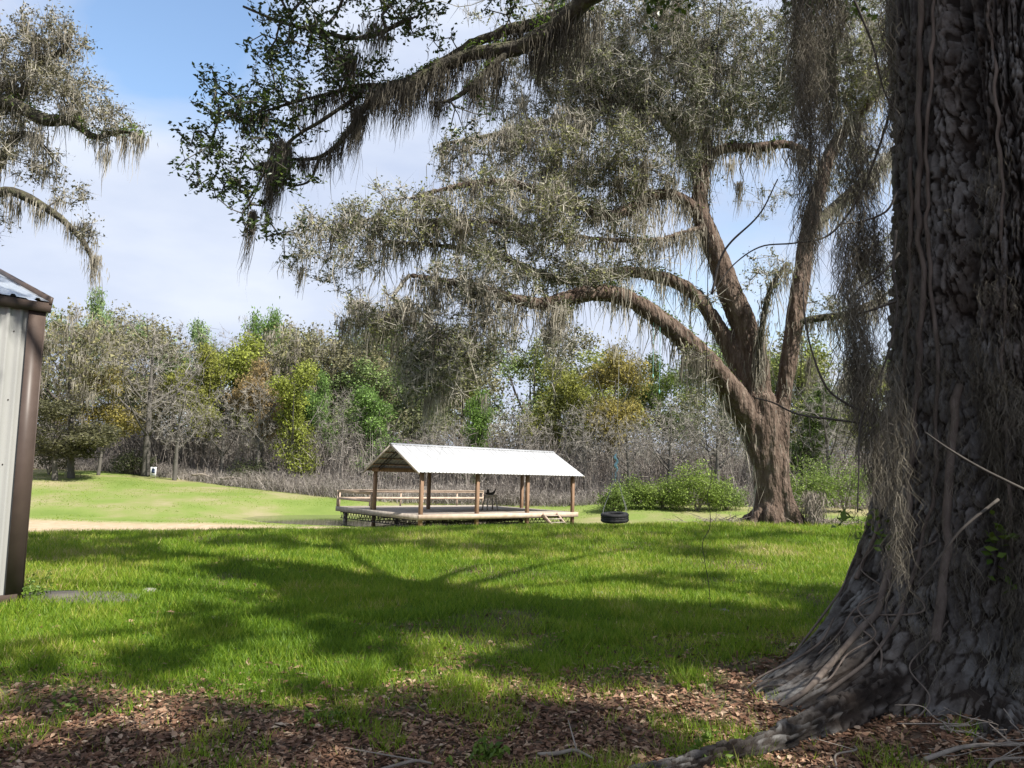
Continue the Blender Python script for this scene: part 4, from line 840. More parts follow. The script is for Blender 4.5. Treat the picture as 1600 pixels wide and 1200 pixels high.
# roots
def root(pts, rad, seed):
    W = [(x - NT[0], y - NT[1], tz(x, y) + dz) for (x, y, dz) in pts]
    P, R = smooth_path(W, rad, .018); M = len(P); n = 44; T_ = np.gradient(P, axis=0); T_ /= np.linalg.norm(T_, axis=1, keepdims=True)
    s1 = np.cross(T_, (0, 0, 1)); s1 /= np.linalg.norm(s1, axis=1, keepdims=True); u1 = np.cross(s1, T_); a = np.arange(n) * 2 * PI / n
    ln = np.arange(M)[:, None] * .018; ca, sa = np.cos(a)[None], np.sin(a)[None]; o_ = 0 * ln
    q = np.stack([ca * 2.6 + o_ + 5 * seed, sa * 2.6 + o_, ln * 2.2 + 0 * ca], -1); f1 = 1 - np.abs(2 * fbm(q, 2, seed) - 1)
    q2 = np.stack([ca * 7 + o_, sa * 7 + o_, ln * 9 + 0 * ca], -1); f2 = fbm(q2, 3, seed + 9); lump = fbm(np.stack([ca * .8 + o_, sa * .8 + o_, ln * 1.6 + 0 * ca], -1), 2, seed + 3)
    uu = a[None] * np.maximum(R[:, None], .05) * 20 + 1.2 * f2 + 0 * ln; pe, pid = plates(uu, ln * 8 + 1.5 * f1, 90 + seed); pk = sm((pe + .25 * (f2 - .5)) / .3)
    fur = np.maximum(sm((f1 - .72) / .25) * .6, 1 - pk); rr = R[:, None] * (.66 + .62 * lump) + .022 * pk + .014 * (pid - .5) - .035 * sm((f1 - .72) / .25) + .03 * (f2 - .5) - .01
    V = P[:, None] + rr[..., None] * (ca[..., None] * s1[:, None] + sa[..., None] * u1[:, None]); i = np.arange(M - 1)[:, None] * n; j = np.arange(n)[None]; k = (j + 1) % n
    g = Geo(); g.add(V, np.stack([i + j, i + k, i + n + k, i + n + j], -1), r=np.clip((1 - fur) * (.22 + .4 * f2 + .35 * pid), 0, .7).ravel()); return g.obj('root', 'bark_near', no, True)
root([(2.9, 5.3, .24), (2.3, 5.0, .07), (1.85, 4.72, .03), (1.4, 4.42, .015), (1.0, 4.22, .0), (.55, 4.05, -.02), (.2, 3.95, -.07)], [.2, .125, .095, .08, .065, .05, .03], 3)
root([(3.1, 4.95, .0), (2.8, 4.6, -.06), (2.45, 4.35, -.07), (2.1, 4.15, -.08), (1.8, 4.0, -.12)], [.2, .11, .08, .06, .04], 4)
root([(3.8, 4.85, -.06), (3.7, 4.5, -.12), (3.62, 4.2, -.14), (3.6, 3.9, -.2)], [.2, .12, .09, .06], 5)
# vines on the bark
rv = np.random.default_rng(33)
vines = [(-95, .4, 5.4, .022), (-92, .8, 5.4, .016), (-88, 1.1, 5.4, .013), (-84, .1, 5.4, .020), (-100, 1.5, 5.4, .012), (-76, .3, 5.4, .014), (-112, .6, 3.4, .012), (-124, .2, 3.8, .013), (-150, .5, 2.2, .030), (-163, .15, 5.4, .022), (-158, .4, 5.4, .014), (-172, .8, 4.0, .016), (-133, 1.0, 5.4, .012), (-106, .05, 2.6, .015), (-81, 1.4, 5.4, .010)]
for (dg0, z0, z1, rr_) in vines:
    zz = np.arange(z0, z1, .12); a_ = dg0 + np.cumsum(rv.normal(0, .9, len(zz))) * .8; a_ = a_ - (a_.mean() - dg0) * .6
    if z0 < .45: pts = [on_trunk(a_[0] - 2, max(z0 - .25, -.05), .03)]
    else: pts = []
    pts += [on_trunk(a, z, rr_ * .6 + rv.uniform(.0, .03)) for a, z in zip(a_, zz)]
    P, R = smooth_path(pts, [rr_ * rv.uniform(.8, 1.15) for _ in pts], .035); g = Geo(); sweep(g, P, R, 8, .12, 12, 1); g.obj('vine', 'vine', no, True)
# vines leaving the trunk base on the left
for k in range(7):
    a0 = -168 + rv.uniform(-14, 22); z0 = rv.uniform(.5, 1.3); p = on_trunk(a0, z0, .02); pts = [p]
    for q in range(6): p = on_trunk(a0 + rv.normal(0, 4), max(z0 - .14 * (q + 1), -.05), rv.uniform(.01, .07)); pts.append(p)
    P, R = smooth_path(pts, [rv.uniform(.004, .008)] * len(pts), .03); g = Geo(); sweep(g, P, R, 6, .1, 12, 1); g.obj('vine', 'vine', no, True)
# moss clinging to the bark
g = Geo(); pts = []
for (d0, sd, z0, z1, n_) in [(-150, 9, .4, 2.6, 260), (-128, 10, .2, 2.2, 300), (-140, 8, 1.2, 3.8, 120), (-172, 6, 1.0, 3.6, 120), (-104, 12, .3, 1.8, 120)]:
    for _ in range(n_): pts.append(on_trunk(rv.normal(d0, sd), rv.uniform(z0, z1), rv.uniform(.03, .10)))
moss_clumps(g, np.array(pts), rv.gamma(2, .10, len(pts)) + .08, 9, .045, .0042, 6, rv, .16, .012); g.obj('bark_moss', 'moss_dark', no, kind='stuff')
# small leaf sprigs on the trunk
g = Geo(); C = []
for (d0, z0, n_) in [(-135, 1.2, 20), (-137, 1.0, 20), (-168, 1.15, 26), (-118, .55, 14)]:
    C.append(on_trunk(d0, z0, .10) + rv.normal(size=(n_, 3)) * [.06, .06, .08])
C = np.concatenate(C); leaves(g, C, rv.uniform(.05, .09, len(C)), .5, rng=rv); C2 = np.array(at(1318, 808, 5.7)) - inv + rv.normal(size=(9, 3)) * [.045, .04, .03]; leaves(g, C2, .10, .45, rng=rv); g.obj('ivy_leaves', 'fern', no, kind='stuff')
# limbs
sk = Skel(60000)
P, R = smooth_path([(0, 0, 5.0), (0, 0, 6), (0, .05, 7.3), (-.1, .2, 8.6), (-.3, .3, 10)], [1.0, .95, .8, .55, .3], .25); sk.limb(P, R, False)
g = Geo(); sweep(g, P[8:], R[8:], 20, .1, 1, 3)
NL = [[(0, .3, 6.2), (-.7, 1.3, 7.1), None, (930, -12, 8.3, 24), (862, 46, 8.6, 21), (800, 77, 8.8, 19), (745, 82, 8.9, 17), (690, 104, 9, 15), (640, 128, 9, 13), (600, 140, 9.05, 11), (572, 165, 9.1, 9), (552, 195, 9.1, 7), (535, 218, 9.15, 6), (500, 245, 9.2, 5), (445, 250, 9.2, 3), (400, 262, 9.2, 2)],
 [None, (905, 8, 8.55, 15), (860, 30, 8.8, 14), (800, 45, 9.0, 12), (735, 70, 9.1, 11), (690, 95, 9.1, 9), (620, 132, 9.1, 7), (560, 135, 9.1, 6), (500, 150, 9.1, 4.5), (440, 165, 9.1, 3.5), (370, 190, 9.1, 2)],
 [None, (800, 80, 8.8, 9), (765, 105, 8.75, 8), (735, 135, 8.7, 7), (700, 158, 8.7, 4), (670, 160, 8.7, 2)],
 [None, (640, 30, 9.0, 6), (560, 60, 9.0, 6), (500, 50, 9, 5), (440, 35, 9, 4), (380, 10, 9, 3)],
 [None, (560, 150, 9.1, 5), (500, 190, 9.0, 4.5), (460, 215, 9, 4), (420, 260, 9, 3), (390, 310, 9, 2)],
 [None, (500, 245, 9.2, 4), (480, 285, 9.2, 3), (455, 290, 9.2, 2.5), (420, 280, 9.2, 1.5)]]
for st in NL:
    P = []; R = []
    for p in st:
        if p is None: continue
        if len(p) == 3: P.append(np.array(p)); R.append(.22)
        else: P.append(np.array(at(p[0], p[1], p[2])) - inv); R.append(p[3] / F * p[2] * .66)
    P, R = smooth_path(P, R, .06); sk.limb(P, R); sweep(g, P, R, 14, .42, 7, 8)
# unseen limbs that carry the crown overhead
for (e, r0) in [((-6, -2, 10.5), .3), ((-5, 5, 11), .28), ((1, 7, 11), .28), ((6, 2, 11), .3), ((5, -5, 10.5), .3), ((-1, -7, 10), .3), ((-7.5, 2.5, 9.5), .25), ((3, -2, 12), .2), ((10.5, 1, 10.5), .26), ((10, 6.5, 10.6), .24), ((9, -4.5, 10), .24)]:
    e = np.array(e); P, R = smooth_path([(0, 0, 6.3), e * .3 + [0, 0, 5.2], e * .65 + [0, 0, 3.2], e], [r0 * .42, r0 * .24, r0 * .13, .025], .3); sk.limb(P, R); sweep(g, P, R, 9, .15, 2, 9)
g.obj('limb', 'limb_bark', no, True)
rg = np.random.default_rng(44)
Tn = ell_pts([(470, 60, 100, 60, 9, .7), (400, 175, 105, 75, 9, .7), (345, 265, 70, 50, 9, .6), (550, 110, 70, 70, 9, .6), (450, 265, 55, 40, 9, .4), (640, 35, 80, 35, 9, .6), (430, 360, 60, 45, 9.1, .35, .55), (730, 205, 60, 40, 8.8, .4, .35), (820, 15, 70, 30, 9, .6, .7), (520, -60, 200, 70, 9, .9, .6), (310, 220, 40, 40, 9, .4), (400, 330, 45, 30, 9, .35), (330, 150, 30, 30, 9, .3, .6)], 85, rg) - inv
# crown overhead: separate leafy masses with gaps between them, so that the lawn is dappled
cc = []; q_ = 0
while len(cc) < 150 and q_ < 9000:
    q_ += 1; c = np.array([rg.uniform(-9, 15), rg.uniform(-9, 8.6), rg.uniform(9.0, 11.6)])
    if c[1] > 4: c[2] = rg.uniform(10.8, 12.2)
    if ((c[0] - 3) / 13) ** 2 + ((c[1] + .3) / 10) ** 2 < 1 and all(np.hypot(*(c - e)[:2]) > 1.15 for e in cc) and float(fbm(np.array([[c[0] * .16, c[1] * .42, 3.3]]), 2, 12)[0]) > .47: cc.append(c)
To = np.concatenate([c + rg.normal(size=(9, 3)) * [.5, .5, .3] for c in cc])
sk.grow(Tn, .22, .22, .10, rg); nvis = len(sk.tips); sk.grow(To, .5, .2, .1, rg)
g = Geo(); r = sk.twigs(g, .006, 5, .45, True, .03); g.obj('twigs', 'twig_near', no, kind='stuff')
tips = sk.P[sk.tips]; tv, to_ = tips[:nvis], tips[nvis:]
P0_, P1_, seats = sprays(tv, 5, .15, 4, rg, .2, .018); P2_, P3_, st2 = sprays(to_, 8, .42, 7, rg, .1, .09)
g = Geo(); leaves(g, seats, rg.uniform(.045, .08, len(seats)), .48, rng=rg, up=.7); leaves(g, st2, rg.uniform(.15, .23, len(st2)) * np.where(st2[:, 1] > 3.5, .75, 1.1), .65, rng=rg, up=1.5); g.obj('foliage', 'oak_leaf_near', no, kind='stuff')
g = Geo(); sticks(g, P0_, P1_, .008, rng=rg); sticks(g, P2_, P3_, .014, rng=rg); g.obj('spray_twigs', 'twig_near', no, kind='stuff')
# resurrection fern along the tops of the near limbs
g = Geo(); C = []
for st in NL[:3]:
    P, R = traced([p for p in st if p is not None and len(p) == 4]); P, R = smooth_path(rel(P), R, .02); k = np.repeat(np.arange(len(P)), 7); c_ = P[k] + np.array([0, 0, .62]) * R[k][:, None] + rg.normal(size=(len(k), 3)) * (R[k] * .45)[:, None]; C.append(c_[fbm(c_ * 2.5, 2, 33) > .5])
C = np.concatenate(C); leaves(g, C, rg.uniform(.03, .07, len(C)), .35, rng=rg, up=1); g.obj('limb_fern', 'fern', no, kind='stuff')
# moss on the near branch
g = Geo()
for st in NL[:3]:
    pp = [p for p in st if p is not None and len(p) == 4]; P, R = traced(pp); P, R = smooth_path(rel(P), R, .035); n = len(P); wgt = fbm(P * 2.2, 2, 8); k = np.where(wgt > .46)[0]; k = rg.choice(k, int(len(k) * 2.2))
    moss_clumps(g, P[k] - np.array([0, 0, 1]) * R[k][:, None] * .3, rg.gamma(2.0, .17, len(k)) + .08, 11, .06, .011, 4, rg, .09, .006)
for (px, py, D_, L_, n_, sp_) in [(440, 225, 9, .95, 260, .06), (430, 255, 9, .8, 150, .05), (395, 330, 9, .85, 60, .03), (562, 170, 9, .55, 160, .05), (545, 85, 9, .6, 200, .09), (600, 145, 9, .5, 120, .1), (640, 135, 9, .6, 150, .1), (690, 120, 9, .6, 120, .1), (620, 170, 9, .7, 8, .03), (740, 130, 8.8, .5, 90, .07), (780, 100, 8.8, .7, 120, .08), (850, 70, 8.7, .8, 160, .12), (590, 40, 9, .6, 120, .1), (900, 30, 8.6, .9, 160, .15)]:
    moss_clumps(g, [np.array(at(px, py, D_)) - inv], [L_ * 1.4], int(n_ * 1.5), sp_, .011, 6, rg, .06, .005, (-.10, 0))
# great moss columns beside the trunk
def column(px, y0, y1, D_, wpx, n_, wd=.006, taper=.6, curl=.014):
    ztop = at(px, y0, D_).z; zbot = at(px, y1, D_).z; c = np.array(at(px, (y0 + y1) / 2, D_)) - inv; t = rg.uniform(0, 1, n_); w_ = wpx / F * D_ / 2 * (1 - taper * t) * (.7 + .5 * vnoise(np.stack([t * 6, 0 * t + px, 0 * t], -1), 5))
    B = np.stack([c[0] + rg.normal(0, .5, n_) * w_, c[1] + rg.normal(0, .5, n_) * w_, ztop - (ztop - zbot) * t * .92], -1); strands(g, B, rg.uniform(.15, .45, n_), wd * rg.uniform(.6, 1.3, n_), 6, .16, rg, curl)
column(1262, -330, 430, 5.6, 96, 2600); column(1290, -300, 250, 5.9, 60, 900); column(1248, -150, 220, 5.5, 60, 600)
column(1345, 190, 420, 5.6, 90, 900); column(1320, 330, 460, 5.6, 45, 300); column(1338, 440, 640, 5.5, 62, 900); column(1372, 330, 480, 5.6, 34, 260); column(1385, -60, 220, 5.5, 36, 260); column(1365, 520, 760, 5.3, 40, 500); column(1400, 560, 900, 5.0, 44, 360); column(1310, -200, 60, 5.6, 90, 500); column(1345, 600, 700, 5.4, 26, 120)
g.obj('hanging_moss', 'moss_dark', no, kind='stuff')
# thin stems that carry the moss columns
for pts in [[(1262, -330, 5.6), (1258, -100, 5.6), (1264, 120, 5.6), (1268, 320, 5.6)], [(1398, 150, 5.5), (1370, 240, 5.6), (1335, 320, 5.6), (1290, 370, 5.6), (1240, 380, 5.6), (1190, 385, 5.7), (1150, 410, 5.7), (1112, 460, 5.7)], [(1402, 300, 5.4), (1385, 330, 5.4), (1350, 345, 5.5), (1310, 350, 5.5)], [(1405, 395, 5.4), (1380, 425, 5.4), (1345, 450, 5.5), (1335, 460, 5.5)],
            [(1415, 690, 5.2), (1360, 665, 5.4), (1300, 655, 5.5), (1240, 645, 5.6), (1205, 628, 5.6), (1180, 622, 5.6)], [(1395, 665, 5.3), (1340, 640, 5.4), (1295, 610, 5.4), (1272, 560, 5.4), (1258, 500, 5.4), (1255, 440, 5.5)], [(1400, 360, 5.3), (1396, 420, 5.3), (1402, 470, 5.3), (1385, 560, 5.3), (1345, 660, 5.3), (1342, 740, 5.2), (1340, 800, 5.2)],
            [(1335, 0, 5.5), (1360, 60, 5.5), (1385, 150, 5.5), (1405, 180, 5.4)], [(1400, 470, 5.3), (1360, 485, 5.4), (1335, 492, 5.5)], [(1560, 780, 4.7), (1500, 830, 4.7), (1460, 880, 4.75), (1430, 915, 4.8)], [(1600, 765, 4.6), (1530, 730, 4.65), (1480, 700, 4.7), (1445, 675, 4.8)], [(1112, 460, 5.7), (1130, 395, 5.7), (1190, 330, 5.7), (1215, 280, 5.7)]]:
    g = Geo(); P, R = smooth_path(rel([at(*p) for p in pts]), np.linspace(.010, .0045, len(pts)), .04); sweep(g, P, R, 6, .25, 14, 2); g.obj('branchlet', 'dark_vine', no, True)
# dangling vine in front of the lawn
t = thing('dangling_vine', 'thin wiry vine dangling in front of the lawn left of the oak', 'vine', at(1105, 560, 7.0)); b_ = np.array(at(1105, 560, 7.0)); g = Geo()
pts = [np.array(at(px, py, 7.0)) - b_ for px, py in [(1140, -220), (1122, 60), (1108, 330), (1104, 560), (1102, 660), (1105, 700), (1112, 725), (1110, 755), (1105, 772), (1110, 808), (1108, 828), (1098, 845), (1100, 870), (1107, 910), (1110, 948)]]
P, R = smooth_path(pts, [.004] * 4 + [.0032] * 11, .05); sweep(g, P, R, 5); g.obj('stem', 'dark_vine', t)
# fallen sticks by the trunk foot
for k, (px, D_, ln, yaw, rr_, lb) in enumerate([(1540, 4.35, .9, .25, .012, 'pale curved dead stick lying at the trunk foot'), (1480, 4.6, .6, 2.9, .006, 'thin dead twig in front of the trunk'), (1575, 4.2, .7, .6, .008, 'forked dead twig at the lower right corner'), (650, 4.15, .28, .2, .010, 'grey dead stick among leaves left of centre'), (890, 4.3, .3, -.3, .011, 'grey bark chunk in the leaf litter'), (1315, 4.3, .34, .9, .006, 'short twig lying by the long root')]):
    p = gpt(px, D_); t = thing('dead_stick', lb, 'stick', p + Vector((0, 0, .012))); rg2 = np.random.default_rng(k)
    pts = [(-ln / 2 * math.cos(yaw), -ln / 2 * math.sin(yaw), 0), (-.1 * ln, .05 * ln, .02), (.15 * ln, .03 * ln, .04), (ln / 2 * math.cos(yaw), ln / 2 * math.sin(yaw), .02)]
    g = Geo(); P, R = smooth_path(pts, [rr_, rr_, rr_ * .8, rr_ * .5], .03); sweep(g, P, R, 7, .25, 20, k); g.obj('stem', 'stick', t, True)
    for q in range(4 if ln > .5 else 1):
        g = Geo(); i0 = rg2.integers(2, len(P) - 1); e = P[i0] + rg2.normal(size=3) * [.16, .16, .03] + [0, 0, .05]; frusta(g, [P[i0]], [e], [rr_ * .5], [rr_ * .25], 5); g.obj('twig', 'stick', t)
rq = np.random.default_rng(9); g = Geo(); n = 26; c = np.array(gpt(1575, 4.4)); B = c + rq.normal(size=(n, 3)) * [.25, .15, .02] + [0, 0, .04]; pts = B[:, None] + np.cumsum(rq.normal(size=(n, 5, 3)) * [.05, .05, .02] + rq.normal(size=(n, 1, 3)) * [.06, .04, .015], 1)
for a in range(n):
    sweep(g, *smooth_path(pts[a], [.0028] * 5, .03), 4)
o = g.obj('twig_heap', 'stick', kind='stuff', label='tangle of dry twigs at the lower right corner', category='twigs')

# stones in the lawn
def stone(px, D_, s, lb):
    rq = np.random.default_rng(int(px)); p = gpt(px, D_); g = Geo(); nu, nv_ = 14, 8; V = []
    for i in range(nv_ + 1):
        for j in range(nu):
            a = 2 * PI * j / nu; b2 = PI * i / nv_; V.append((math.sin(b2) * math.cos(a), math.sin(b2) * math.sin(a) * .7, math.cos(b2) * .45))
    V = np.array(V); V *= (.75 + .5 * fbm(V * 1.7 + px, 3, 2))[:, None] * s
    g.add(V, [(i * nu + j, (i + 1) * nu + j, (i + 1) * nu + (j + 1) % nu, i * nu + (j + 1) % nu) for i in range(nv_) for j in range(nu)])
    o = g.obj('stone', 'stone', None, True, label=lb, category='stone'); o.location = p + Vector((0, 0, s * .02)); o.scale = (.75, .75, .6); return o
stone(243, 8.9, .13, 'pale grey stone in grass right of the slab'); stone(348, 7.6, .07, 'small pale stone in the lawn left of centre'); stone(942, 9.4, .11, 'flat grey stone in the lawn below the tyre'); stone(1130, 8.4, .08, 'whitish stone chip in the lawn under the dangling vine'); stone(1262, 5.35, .03, 'tiny white stone beside the root flare')

# ------------------------------------------------------------------ far trees: prototypes
def far_proto(seed, kind, H=14.0):
    rg = np.random.default_rng(seed); sk = Skel(9000)
    bend = rg.normal(0, .3, 2); tr = [(0, 0, -.3), (bend[0] * .4, bend[1] * .4, H * .25), (bend[0], bend[1], H * .55), (bend[0] * 1.3, bend[1], H * .85)]
    r0 = .22 if kind != 'bare' else .26
    P, R = smooth_path(tr, [r0 * 1.3, r0, r0 * .55, .012], .5); sk.limb(P, R, False); tg = Geo(); sweep(tg, P, R, 8, .15, 1, seed)
    for k in range(6 if kind == 'bare' else 4):
        z0 = H * rg.uniform(.22, .6); a = rg.uniform(0, 2 * PI); L_ = H * rg.uniform(.2, .36); i0 = int(np.argmin(np.abs(sk.P[:len(P), 2] - z0))); b0 = sk.P[i0].copy(); d = np.array([math.cos(a), math.sin(a), 0])
        Pl, Rl = smooth_path([b0, b0 + d * L_ * .4 + [0, 0, L_ * .35], b0 + d * L_ * .8 + [0, 0, L_ * .9], b0 + d * L_ + [0, 0, L_ * 1.3]], [r0 * .45, r0 * .33, r0 * .18, .01], .5); sk.limb(Pl, Rl); sweep(tg, Pl, Rl, 6, .1, 1, seed)
    if kind == 'bare': spec = [((0, 0, H * .62), (H * .30, H * .30, H * .36))]; nT = 300
    elif kind == 'tall': spec = [((rg.normal(0, .07 * H), rg.normal(0, .07 * H), H * z_), tuple(H * rg.uniform(.08, .14, 3) * (1.25 - .5 * z_))) for z_ in np.linspace(.2, .95, 11)]; nT = 22
    elif kind == 'moss': spec = [((0, 0, H * .68), (H * .28, H * .28, H * .28))]; nT = 200
    else: spec = [((rg.normal(0, .13 * H), rg.normal(0, .13 * H), H * rg.uniform(.36, .86)), tuple(H * rg.uniform(.09, .17, 3) * [1.15, 1.15, .8])) for _ in range(9)] + [((rg.normal(0, .5), rg.normal(0, .5), H * .92), (H * .09, H * .09, H * .10))]; nT = 27
    T = world_ell(spec, nT, rg); sk.grow(T, .8, .2, .2, rg)
    g = Geo(); sk.twigs(g, .016 if kind == 'bare' else .013, 3, .45, True, .12); tips = sk.P[sk.tips]
    a_, b2_, _s = sprays(tips, 10 if kind == 'bare' else 4, .75, 1, rg, .5); sticks(g, a_, b2_, .034, rg.beta(2, 2, len(a_)), rg)
    out = {'trunk': tg.mesh('trunk', 'far_bark', True), 'twigs': g.mesh('twigs', 'twig_far')}
    if kind != 'bare':
        g = Geo(); n_ = {'tall': 46, 'moss': 14, 'leafy': 52}[kind]; clump = rg.uniform(-.25, .25, len(tips)); C = around(tips, n_, .50, rg, .8); leaves(g, C, rg.uniform(.16, .36, len(C)), .6, r=np.clip(rg.beta(2, 2, len(C)) + np.repeat(clump, n_), 0, 1), rng=rg, up=.5, tri=True); out['crown'] = g.mesh('crown', 'crown')
    if kind == 'moss':
        g = Geo(); pick = rg.choice(sk.n, 420); moss_clumps(g, sk.P[pick], rg.gamma(2.2, .5, 420) + .3, 9, .22, .06, 3, rg); out['moss'] = g.mesh('moss', 'moss_hang')
    return out
PR = {'leafy': [far_proto(100 + i, 'leafy') for i in range(5)], 'bare': [far_proto(200 + i, 'bare') for i in range(4)], 'tall': [far_proto(300 + i, 'tall') for i in range(3)], 'moss': [far_proto(400 + i, 'moss') for i in range(2)]}
def far_tree(kind, v, px, top, wpx, D_, color, label, twc=(.26, .24, .215), name=None, group=None, rotz=None):
    p = gpt(px, D_); H = (at(px, top, D_).z - p.z); pr = PR[kind][v % len(PR[kind])]; W = wpx / F * D_; nat = {'bare': 8.6, 'tall': 6.0, 'moss': 9.0, 'leafy': 9.0}[kind]
    nm = name or {'leafy': 'broadleaf_tree', 'bare': 'bare_tree', 'tall': 'slender_tree', 'moss': 'mossy_tree'}[kind]
    o = thing(nm, label, 'tree', p, (0, 0, random.uniform(0, 6.28) if rotz is None else rotz), group); o.scale = (W / nat, W / nat, H / 14.2)
    for k, me_ in pr.items():
        c = link({'twigs': 'branches', 'moss': 'hanging_moss'}.get(k, k), me_, o); c.color = (*(color if k == 'crown' else (twc if k == 'twigs' else tuple(.38 * q for q in twc))), 1)
    return o
YG = (.235, .250, .060); BG = (.150, .250, .070); OL = (.215, .205, .115); OR = (.29, .215, .11); DK = (.085, .10, .05); PG = (.21, .30, .13); GO = (.28, .24, .075)  # yellow-green, green, orange and gold are paled: slight haze put into the colour
GR = (.36, .335, .305); DG = (.15, .13, .115)
rows = [
 ('moss', 0, 110, 462, 170, 62, OL, 'moss-draped tree right beside the shed, tallest at the left'), ('leafy', 0, 85, 625, 150, 60, (.115, .115, .065), 'low rounded grey-green tree beside the shed at the field edge'),
 ('leafy', 1, 152, 572, 95, 66, GO, 'golden yellow tree between the shed and the big bare tree'), ('bare', 0, 226, 478, 170, 68, GR, 'big dark-trunked bare tree behind the white sign'),
 ('bare', 1, 272, 590, 95, 66, GR, 'pale grey bare tree just right of the white sign'), ('leafy', 2, 312, 540, 80, 72, YG, 'olive yellow tree right of the big bare tree'),
 ('leafy', 3, 368, 525, 125, 76, (.25, .29, .06), 'tall bright yellow-green tree behind the orange-tipped tree'), ('moss', 1, 455, 492, 180, 80, OL, 'broad twiggy olive oak rising over the middle of the wood'),
 ('bare', 2, 402, 575, 90, 66, GR, 'bare grey tree with pale stem, under an orange-tipped crown'), ('leafy', 4, 408, 568, 85, 69, OR, 'orange-tipped budding tree left of the slender yellow-green tree'),
 ('tall', 0, 456, 565, 78, 65, (.25, .29, .06), 'slender yellow-green tree in the front of the wood'), ('leafy', 2, 498, 582, 60, 72, BG, 'small dark green tree right of the slender yellow-green one'),
 ('bare', 3, 532, 600, 90, 65, GR, 'thin pale bare tree left of the bright green tree'), ('tall', 1, 582, 606, 80, 66, BG, 'bright green tree left of the pavilion roof'),
 ('leafy', 0, 650, 545, 110, 74, (.12, .155, .06), 'dark green tree behind the drooping oak boughs'), ('tall', 2, 742, 618, 60, 64, (.14, .235, .055), 'vivid green tree rising just above the pavilion roof'),
 ('bare', 1, 690, 640, 90, 62, GR, 'bare tree behind the left end of the pavilion roof'), ('bare', 0, 812, 610, 110, 63, GR, 'bare tree behind the middle of the pavilion roof'),
 ('leafy', 3, 868, 560, 95, 70, YG, 'yellow-green tree above the right half of the pavilion'), ('leafy', 1, 962, 545, 110, 66, GO, 'golden olive tree above the tyre swing'),
 ('bare', 2, 915, 612, 95, 61, GR, 'pale silvery bare tree at the right end of the pavilion'), ('bare', 3, 1045, 612, 120, 60, GR, 'pale bare tree left of the big oak trunk'),
 ('leafy', 4, 1015, 560, 90, 74, (.10, .14, .035), 'green tree behind the hanging teal ropes'), ('bare', 0, 1120, 600, 120, 60, GR, 'bare tree directly left of the big oak trunk'),
 ('tall', 1, 1275, 600, 80, 62, (.10, .15, .04), 'green tree seen right of the big oak trunk'), ('bare', 1, 1300, 560, 120, 60, GR, 'bare tree right of the big oak, beside the near trunk'),
 ('bare', 2, 985, 640, 90, 59, GR, 'bare grey tree straight behind the tyre swing'), ('bare', 3, 345, 600, 90, 68, DG, 'dark bare tree left of the orange-tipped one'),
 ('leafy', 1, 205, 505, 80, 80, PG, 'pale green tree top behind the big bare tree'), ('leafy', 2, 300, 505, 90, 82, PG, 'pale green tree top right of the big bare tree'),
 ('leafy', 4, 120, 458, 70, 78, PG, 'pale green tree top peeping out above the moss-draped tree'), ('leafy', 0, 412, 482, 70, 86, BG, 'high green tree top on the skyline left of the oak boughs'),
 ('bare', 1, 170, 470, 90, 76, GR, 'bare tree on the skyline left of the big bare tree'), ('bare', 2, 330, 510, 90, 82, DG, 'dark bare tree on the skyline'),
]
for r_ in rows: far_tree(*r_, group='trees along the far field')
# the mass of wood behind, one uncountable thicket
rg = np.random.default_rng(77); g = Geo(); cols_ = []
lw = []
def dump(me_, M, sub, g, shade):
    nv = len(me_.vertices); co = np.zeros(nv * 3, np.float32); me_.vertices.foreach_get('co', co); co = co.reshape(-1, 3)
    nl = len(me_.loops); li = np.zeros(nl, np.int32); me_.loops.foreach_get('vertex_index', li); npol = len(me_.polygons); ls = np.zeros(npol, np.int32); lt = np.zeros(npol, np.int32)
    me_.polygons.foreach_get('loop_start', ls); me_.polygons.foreach_get('loop_total', lt); rr = np.zeros(nv, np.float32); me_.attributes['rnd'].data.foreach_get('value', rr)
    V = co @ M[:3, :3].T + M[:3, 3]
    t = li[ls[lt == 3][:, None] + np.arange(3)] if (lt == 3).any() else None; q = li[ls[lt == 4][:, None] + np.arange(4)] if (lt == 4).any() else None
    if t is not None and sub < 1: t = t.reshape(-1, 3); t = t[rg.uniform(0, 1, len(t)) < sub]
    if q is not None and sub < 1: q = q.reshape(-1, 4); q = q[rg.uniform(0, 1, len(q)) < sub]
    g.add(V, q, t, np.clip(rr + shade, 0, 1))
woods = {}
for (k, v, n_) in [('leafy', 0, 14), ('leafy', 1, 14), ('leafy', 3, 12), ('bare', 0, 6), ('bare', 2, 6), ('tall', 0, 14), ('moss', 0, 3)]:
    for _ in range(n_):
        px = rg.uniform(-150, 1750); D_ = rg.uniform(74, 98); p = gpt(px, D_); top = 535 + rg.normal(0, 20) - 40 * math.exp(-((px - 150) / 300) ** 2); H = (at(px, top, D_).z - p.z) / 14.2; a = rg.uniform(0, 6.28); W = rg.uniform(.8, 1.3)
        M = np.eye(4); M[:3, :3] = np.array([[math.cos(a), -math.sin(a), 0], [math.sin(a), math.cos(a), 0], [0, 0, 1]]) @ np.diag([W, W, H]); M[:3, 3] = p
        ci = rg.integers(0, 3)
        for key, me_ in PR[k][v].items():
            gg = woods.setdefault((key, ci if key == 'crown' else 0), Geo()); dump(me_, M, {'crown': .45, 'twigs': .3, 'trunk': .8, 'moss': .5}[key], gg, 0.0)
WC = [(.19, .265, .100), (.25, .285, .085), (.225, .215, .13)]  # wood crowns paled too, standing in for haze between here and there
wood_o = thing('distant_woodland', 'dense mixed wood filling the gaps behind the front trees', 'woodland'); wood_o['kind'] = 'stuff'
